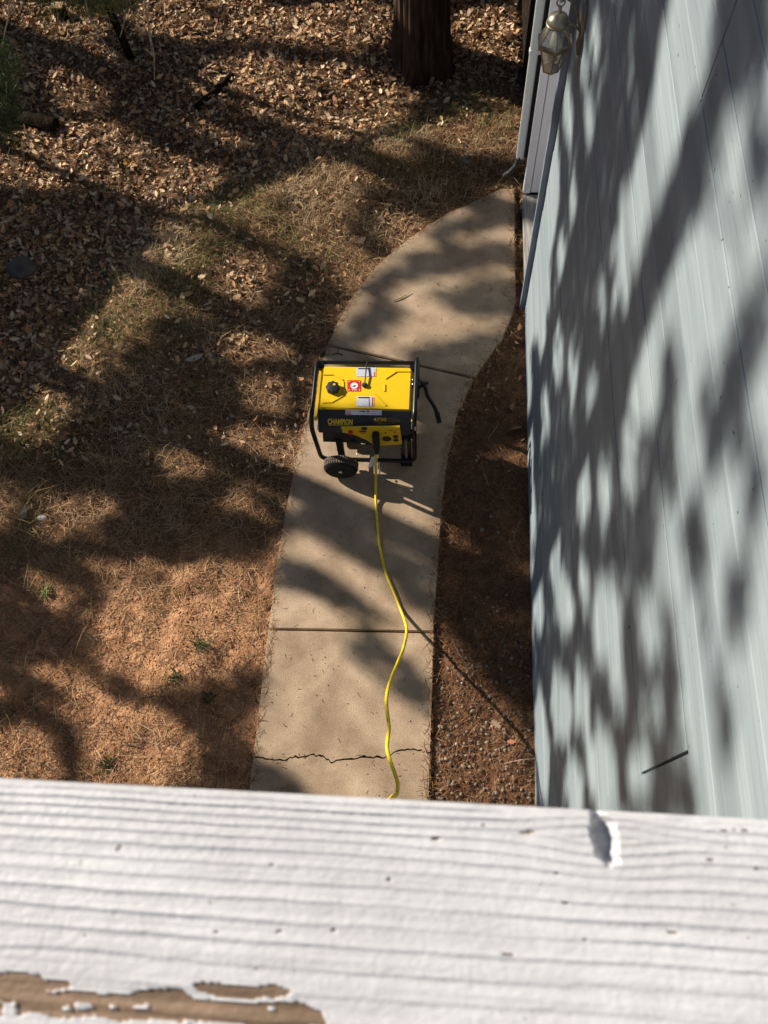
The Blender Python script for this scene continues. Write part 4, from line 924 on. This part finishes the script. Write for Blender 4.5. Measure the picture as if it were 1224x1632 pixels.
# pine needles: bent thin blades
def needles(x, y, ln, pal, wid=.0011, lift=.016, up=.10):
    n = len(x); z = terrain(x, y) + .001 + rg.random(n) ** 2 * lift; yaw = rg.uniform(0, 2 * np.pi, n); L_ = rg.uniform(.55, 1.2, n) * ln; bend = rg.normal(0, .35, n)
    e = rg.normal(0, up, n); V = np.zeros((n, 6, 3)); 
    for i, t in enumerate((-.5, 0, .5)):
        a = yaw + bend * t; cxn = np.cos(yaw) * t * L_ - np.sin(yaw) * bend * (t * t) * L_; cyn = np.sin(yaw) * t * L_ + np.cos(yaw) * bend * (t * t) * L_
        w = wid * (1 if i == 1 else .6)
        for j, s_ in ((0, -1), (1, 1)):
            V[:, 2 * i + j, 0] = x + cxn - s_ * np.sin(a) * w; V[:, 2 * i + j, 1] = y + cyn + s_ * np.cos(a) * w; V[:, 2 * i + j, 2] = z + e * t * L_ + abs(t) * 0 + .002 * s_ * rg.normal(0, .4, n)
    zt = terrain(V[:, ::2, 0], V[:, ::2, 1]) + .0015; V[:, ::2, 2] = np.maximum(V[:, ::2, 2], zt); V[:, 1::2, 2] = np.maximum(V[:, 1::2, 2], zt)
    base = (np.arange(n) * 6)[:, None]; Fc = np.concatenate([base + np.array([[0, 2, 3, 1]]), base + np.array([[2, 4, 5, 3]])], 0)
    col = np.array(pal)[rg.integers(0, len(pal), n)] * rg.uniform(.55, 1.3, (n, 1)); return V.reshape(-1, 3), Fc, np.vstack([col, col])
NEED = [(.42, .235, .11), (.32, .165, .08), (.52, .32, .165), (.20, .10, .055), (.60, .42, .25), (.12, .065, .038)]
x, y = region(330000, -4.6, .56, -.3, 6.8)
d, sd = seg_dist(x, y, RIDGE); dens = np.where(sd <= 0, .85, .5) * np.clip(.8 + 1.1 * fnoise(x * 2.1, y * 2.1, 51), .15, 1.0)
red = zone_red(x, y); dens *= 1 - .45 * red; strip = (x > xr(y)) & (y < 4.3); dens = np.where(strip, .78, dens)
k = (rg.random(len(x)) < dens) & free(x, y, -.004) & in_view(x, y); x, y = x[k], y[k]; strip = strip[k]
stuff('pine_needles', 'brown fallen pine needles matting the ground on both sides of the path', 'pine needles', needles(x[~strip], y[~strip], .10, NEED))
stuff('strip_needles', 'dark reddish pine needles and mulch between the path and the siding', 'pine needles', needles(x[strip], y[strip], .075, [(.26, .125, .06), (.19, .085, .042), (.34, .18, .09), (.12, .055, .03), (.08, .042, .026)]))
x, y = region(9000, -5, .5, .3, 8.5); d, sd = seg_dist(x, y, RIDGE); k = (rg.random(len(x)) < np.where(sd > 0, .32, .10)) & free(x, y, .05) & in_view(x, y); x, y = x[k], y[k]
stuff('twig_litter', 'thin broken twigs strewn through the leaf litter', 'twigs', needles(x, y, .17, [(.20, .13, .08), (.11, .075, .05), (.34, .25, .17), (.07, .045, .03)], wid=.0028, lift=.03, up=.14))
# dry and green grass along the ridge and far-left
def grass(x, y, ln, pal, wid=.0016, lean=.7):
    n = len(x); P = np.stack([x, y, terrain(x, y) - .004], -1); yaw = rg.uniform(0, 2 * np.pi, n); h_ = rg.uniform(.4, 1.2, n) * ln; o = np.abs(rg.normal(0, lean, n)) * h_
    D = np.stack([np.cos(yaw), np.sin(yaw), 0 * yaw], -1); Wv = np.stack([-np.sin(yaw), np.cos(yaw), 0 * yaw], -1) * wid
    M = P + D * (o * .35)[:, None] + np.array([0, 0, 1]) * (h_ * .6)[:, None]; T = P + D * o[:, None] + np.array([0, 0, 1]) * (h_ * .85)[:, None]
    V = np.stack([P - Wv, P + Wv, M + Wv * .8, M - Wv * .8, T, T + Wv * .2], 1).reshape(-1, 3); b = (np.arange(n) * 6)[:, None]
    Fc = np.concatenate([b + np.array([[0, 1, 2, 3]]), b + np.array([[3, 2, 5, 4]])], 0); col = np.array(pal)[rg.integers(0, len(pal), n)] * rg.uniform(.6, 1.25, (n, 1)); return V, Fc, np.vstack([col, col])
x, y = region(120000, -4.4, .5, 2.2, 6.6); d, sd = seg_dist(x, y, RIDGE)
dens = np.exp(-(d / np.where(sd > 0, .34, .65)) ** 2) * np.clip(.65 + 1.6 * fnoise(x * 2.2, y * 2.2, 61), 0, 1)
k = (rg.random(len(x)) < dens) & free(x, y, .05) & in_view(x, y); x, y = x[k], y[k]
gmix = np.where(fnoise(x * 1.8, y * 1.8, 63) > -.05, 1, 0).astype(bool)
stuff('dry_grass', 'tan dry grass on the sunlit ridge', 'grass', grass(x[~gmix], y[~gmix], .07, [(.52, .40, .23), (.44, .31, .16), (.58, .47, .29)], lean=1.1))
stuff('green_grass', 'thin green grass patches on the ridge', 'grass', grass(x[gmix], y[gmix], .06, [(.13, .18, .045), (.20, .24, .07), (.34, .31, .12)]))
x, y = region(30000, -4.2, -1.4, .2, 2.4); k = (rg.random(len(x)) < np.clip((-x - 1.9) * 1.0, 0, 1) * np.clip(.3 + 2 * fnoise(x * 2.5, y * 2.5, 65), 0, 1)) & in_view(x, y); x, y = x[k], y[k]
stuff('straw', 'bleached straw in clumps on the red soil', 'grass', grass(x, y, .09, [(.40, .29, .15), (.33, .22, .11), (.20, .18, .07)], lean=1.5))
# soil crumbs and gravel: squashed low-poly stones
_b = bmesh.new(); bmesh.ops.create_icosphere(_b, subdivisions=1, radius=1); ICO = np.array([v.co[:] for v in _b.verts]); ICF = np.array([[v.index for v in f.verts] for f in _b.faces]); _b.free()
def pebbles(x, y, size, pal, sink=.3, z=None, squash=.6):
    n = len(x); V = ICO[None] * (1 + rg.normal(0, .14, (n, 12, 1))); s3 = size[:, None] * np.stack([rg.uniform(.8, 1.4, n), rg.uniform(.7, 1.1, n), rg.uniform(.45, .9, n) * squash / .6], -1)
    V = V * s3[:, None, :]; yaw = rg.uniform(0, 2 * np.pi, n); c, s_ = np.cos(yaw)[:, None], np.sin(yaw)[:, None]
    Q = V.copy(); Q[:, :, 0] = V[:, :, 0] * c - V[:, :, 1] * s_; Q[:, :, 1] = V[:, :, 0] * s_ + V[:, :, 1] * c
    z = terrain(x, y) if z is None else z; Q += np.stack([x, y, z + s3[:, 2] * (1 - sink)], -1)[:, None, :]
    Fc = ((np.arange(n) * 12)[:, None, None] + ICF[None]).reshape(-1, 3); col = np.array(pal)[rg.integers(0, len(pal), n)] * rg.uniform(.6, 1.25, (n, 1)); return Q.reshape(-1, 3), Fc, np.repeat(col, 20, 0)
x, y = region(26000, -3.2, -.9, .1, 3.0); k = (rg.random(len(x)) < .25 + .6 * zone_red(x, y)) & free(x, y, .01) & in_view(x, y); x, y = x[k], y[k]
stuff('soil_crumbs', 'reddish soil crumbs scattered over the bare earth', 'soil', pebbles(x, y, rg.uniform(.0015, .0055, len(x)), [(.52, .28, .14), (.44, .23, .11), (.56, .36, .22), (.36, .18, .09)]), 'stones')
GRAV = [(.22, .165, .12), (.16, .125, .095), (.11, .09, .075), (.26, .19, .125), (.20, .125, .075), (.28, .22, .165)]
x, y = region(2300, .02, .55, -.2, 3.4); k = (rg.random(len(x)) < np.clip(1.05 - (y - .75) / .8, .04, 1)) & free(x, y, .012) & (x < XW - .02); x, y = x[k], y[k]
stuff('gravel', 'small river gravel showing through needles between path and siding', 'gravel', pebbles(x, y, rg.uniform(.005, .0125, len(x)), GRAV), 'stones')
# debris on the concrete
x, y = region(5200, -.9, .5, .3, 4.5)
cl_ = np.clip(.02 + .35 * np.clip(fnoise(x * 2.6, y * 2.6, 71), 0, 1) + 1.6 * np.clip(fnoise(x * 3.5, y * 3.5, 72) + .1, 0, 1) * (y > 2.7) * (x > -.1), 0, 1); k = (rg.random(len(x)) < cl_ * .5) & (path_gap(x, y) < -.015); x, y = x[k], y[k]
V_, F_, C_c = needles(x, y, .028, [(.10, .07, .045), (.15, .10, .06), (.07, .05, .035)], wid=.0012, lift=.001, up=.0)
V_ = V_.copy(); V_[:, 2] = .0012 + np.abs(V_[:, 2]) * .02; stuff('path_debris', 'bits of needle and twig scattered on the concrete path', 'debris', (V_, F_, C_c))
x, y = region(1500, -.9, .5, .3, 4.5); k = (rg.random(len(x)) < .5) & (path_gap(x, y) < -.01); x, y = x[k], y[k]
stuff('path_grit', 'dark grit specks on the concrete path', 'debris', pebbles(x, y, rg.uniform(.0012, .0035, len(x)), [(.09, .07, .05), (.14, .11, .08)], z=np.zeros(len(x))), 'stones')
# needles blown over the path edges
x, y = region(60000, -1.05, .56, .2, 4.7); g_ = path_gap(x, y); k = (g_ > -.035) & (g_ < .05) & (rg.random(len(x)) < .35); x, y = x[k], y[k]
V_, F_, C_c = needles(x, y, .07, NEED, lift=.006); g2 = path_gap(V_[:, 0], V_[:, 1]); V_ = V_.copy(); V_[:, 2] = np.where(g2 < .01, np.maximum(V_[:, 2], .002), V_[:, 2]); 
stuff('edge_needles', 'brown pine needles spilling over the path edges', 'pine needles', (V_, F_, C_c))

# ================================================================== single things on the ground
def one_leaf(u, v, size, col, label, group=None, shape=OVAL, name='fallen_leaf', on_path=False, yaw=None):
    p = on_z(u, v, .004) if on_path else gpt(u, v, .022)
    V_, F_, C_c = scatter_leaves(np.array([p[0]]), np.array([p[1]]), np.array([size]), .18, [col], shape)
    V_ = V_.copy(); V_[:, 2] += (p[2] - V_[:, 2].mean()) if not on_path else (.003 - V_[:, 2].min())
    C_c[:] = col; me = mesh_from(name, V_, F_, C_c); return tag(place(name, me, 'litter'), label, 'leaf', group)
one_leaf(493, 453, .085, (.42, .17, .07), 'orange-brown oval leaf lying on shaded needles left of the path')
one_leaf(311, 573, .13, (.52, .42, .33), 'long pale tan leaf on the shaded needles below the ridge')
one_leaf(344, 684, .075, (.42, .22, .16), 'pinkish oval leaf in shade between the ridge and the path')
one_leaf(808, 470, .05, (.36, .25, .14), 'small tan leaf lying on the concrete beside the siding corner', on_path=True)
one_leaf(265, 905 - 215, .055, (.5, .4, .3), 'pale narrow leaf on dark needles below the ridge')
one_leaf(40, 820, .09, (.40, .40, .34), 'long grey-green leaf in the sunlit patch beside the white stone')
one_leaf(208, 265, .10, (.62, .30, .06), 'bright orange oak leaf in the sunlit leaf litter', shape=OAK)
one_leaf(815, 1183, .05, (.50, .20, .12), 'salmon coloured dry leaf on the gravel beside the siding', shape=OAK)
one_leaf(790, 1155, .06, (.34, .26, .17), 'crumpled tan leaf on the gravel strip', shape=OAK)
one_leaf(828, 605, .05, (.45, .18, .12), 'reddish leaf on the dark needles beside the siding')
one_leaf(270, 410, .06, (.5, .44, .36), 'pale leaf in shade just above the sunlit ridge')
PALE = 'pale dry leaf lying loose on the brown litter between ridge and path'
for q in range(40):
    for _ in range(40):
        u, v = rg.uniform(20, 520), rg.uniform(400, 720); p = on_z(u, v); dd, ss = seg_dist(p[0], p[1], RIDGE)
        if path_gap(p[0], p[1]) > .1 and ss <= 0 and dd > .12: break
    one_leaf(u, v, rg.uniform(.028, .048), np.array((.46, .36, .26)) * rg.uniform(.8, 1.1), PALE, 'pale leaves between ridge and path', OVAL if rg.random() < .6 else OAK)
BRI = 'cream coloured oak leaf on top of the leaf litter beyond the ridge'
for q in range(60):
    for _ in range(60):
        u, v = rg.uniform(5, 815), rg.uniform(5, 420); p = on_z(u, v); dd, ss = seg_dist(p[0], p[1], RIDGE)
        if ss > 0 and dd > .15 and abs(u - 670) > 60 and free(np.array(p[0]), np.array(p[1]), .1): break
    one_leaf(u, v, rg.uniform(.05, .07), np.array((.58, .47, .35)) * rg.uniform(.85, 1.1), BRI, 'cream oak leaves in the leaf litter', OAK)
# larger river pebbles in the gravel strip
for q in range(46):
    u, v = rg.uniform(700, 845), rg.uniform(1060, 1275)
    stone(u, v, rg.uniform(.008, .014), rg.uniform(.007, .011), rg.uniform(.005, .009), 'pale_stone' if rg.random() < .6 else 'rock', 'rounded river pebble lying on the gravel strip beside the siding', 'pebble', 'river pebbles on the gravel strip', .15, rg)
# green tufts on the red soil
for (u, v, sz, lab) in ((318, 1030, .055, 'dark green grass tuft on the large sunlit patch of red soil'), (280, 1080, .045, 'grey-green grass tuft at the lower edge of the large sunlit soil patch'), (332, 1112, .05, 'dark green grass tuft in shade on the red soil nearest the path'), (172, 1216, .05, 'grass tuft on the lower sunlit soil patch beside the railing'), (72, 945, .06, 'light green sprig on a small sunlit spot left of the soil patch')):
    p = gpt(u, v); n = 70; x = p[0] + rg.normal(0, .018, n); y = p[1] + rg.normal(0, .018, n)
    tag(place('grass_tuft', mesh_from('grass_tuft', *grass(x, y, sz, [(.05, .085, .03), (.08, .11, .04)] if 'light' not in lab else [(.22, .27, .10)], wid=.002, lean=.9)), 'litter'), lab, 'grass tuft')
# twig on the concrete
tw = on_z(640, 476, .006)
tg = MB().tube([tw + (-.05, -.02, 0), tw + (-.01, .005, .004), tw + (.03, .03, .002), tw + (.06, .06, .004)], [.003, .004, .003, .0015], 6).tube([tw + (-.01, .005, .004), tw + (-.02, .03, .004), tw + (.01, .035, .003)], .002, 5)
tag(build('fallen_twig', tg, 'twig'), 'small forked twig lying on the concrete beyond the generator', 'twig')
tw = on_z(538, 563, .005); tag(build('fallen_twig', MB().tube([tw + (-.03, -.01, 0), tw + (0, 0, .002), tw + (.035, -.012, 0)], .003, 5).tube([tw + (0, 0, .002), tw + (.002, .03, .003)], .002, 5), 'dark_log_and_shade'), 'dark three-pronged twig on the concrete just behind the generator', 'twig')
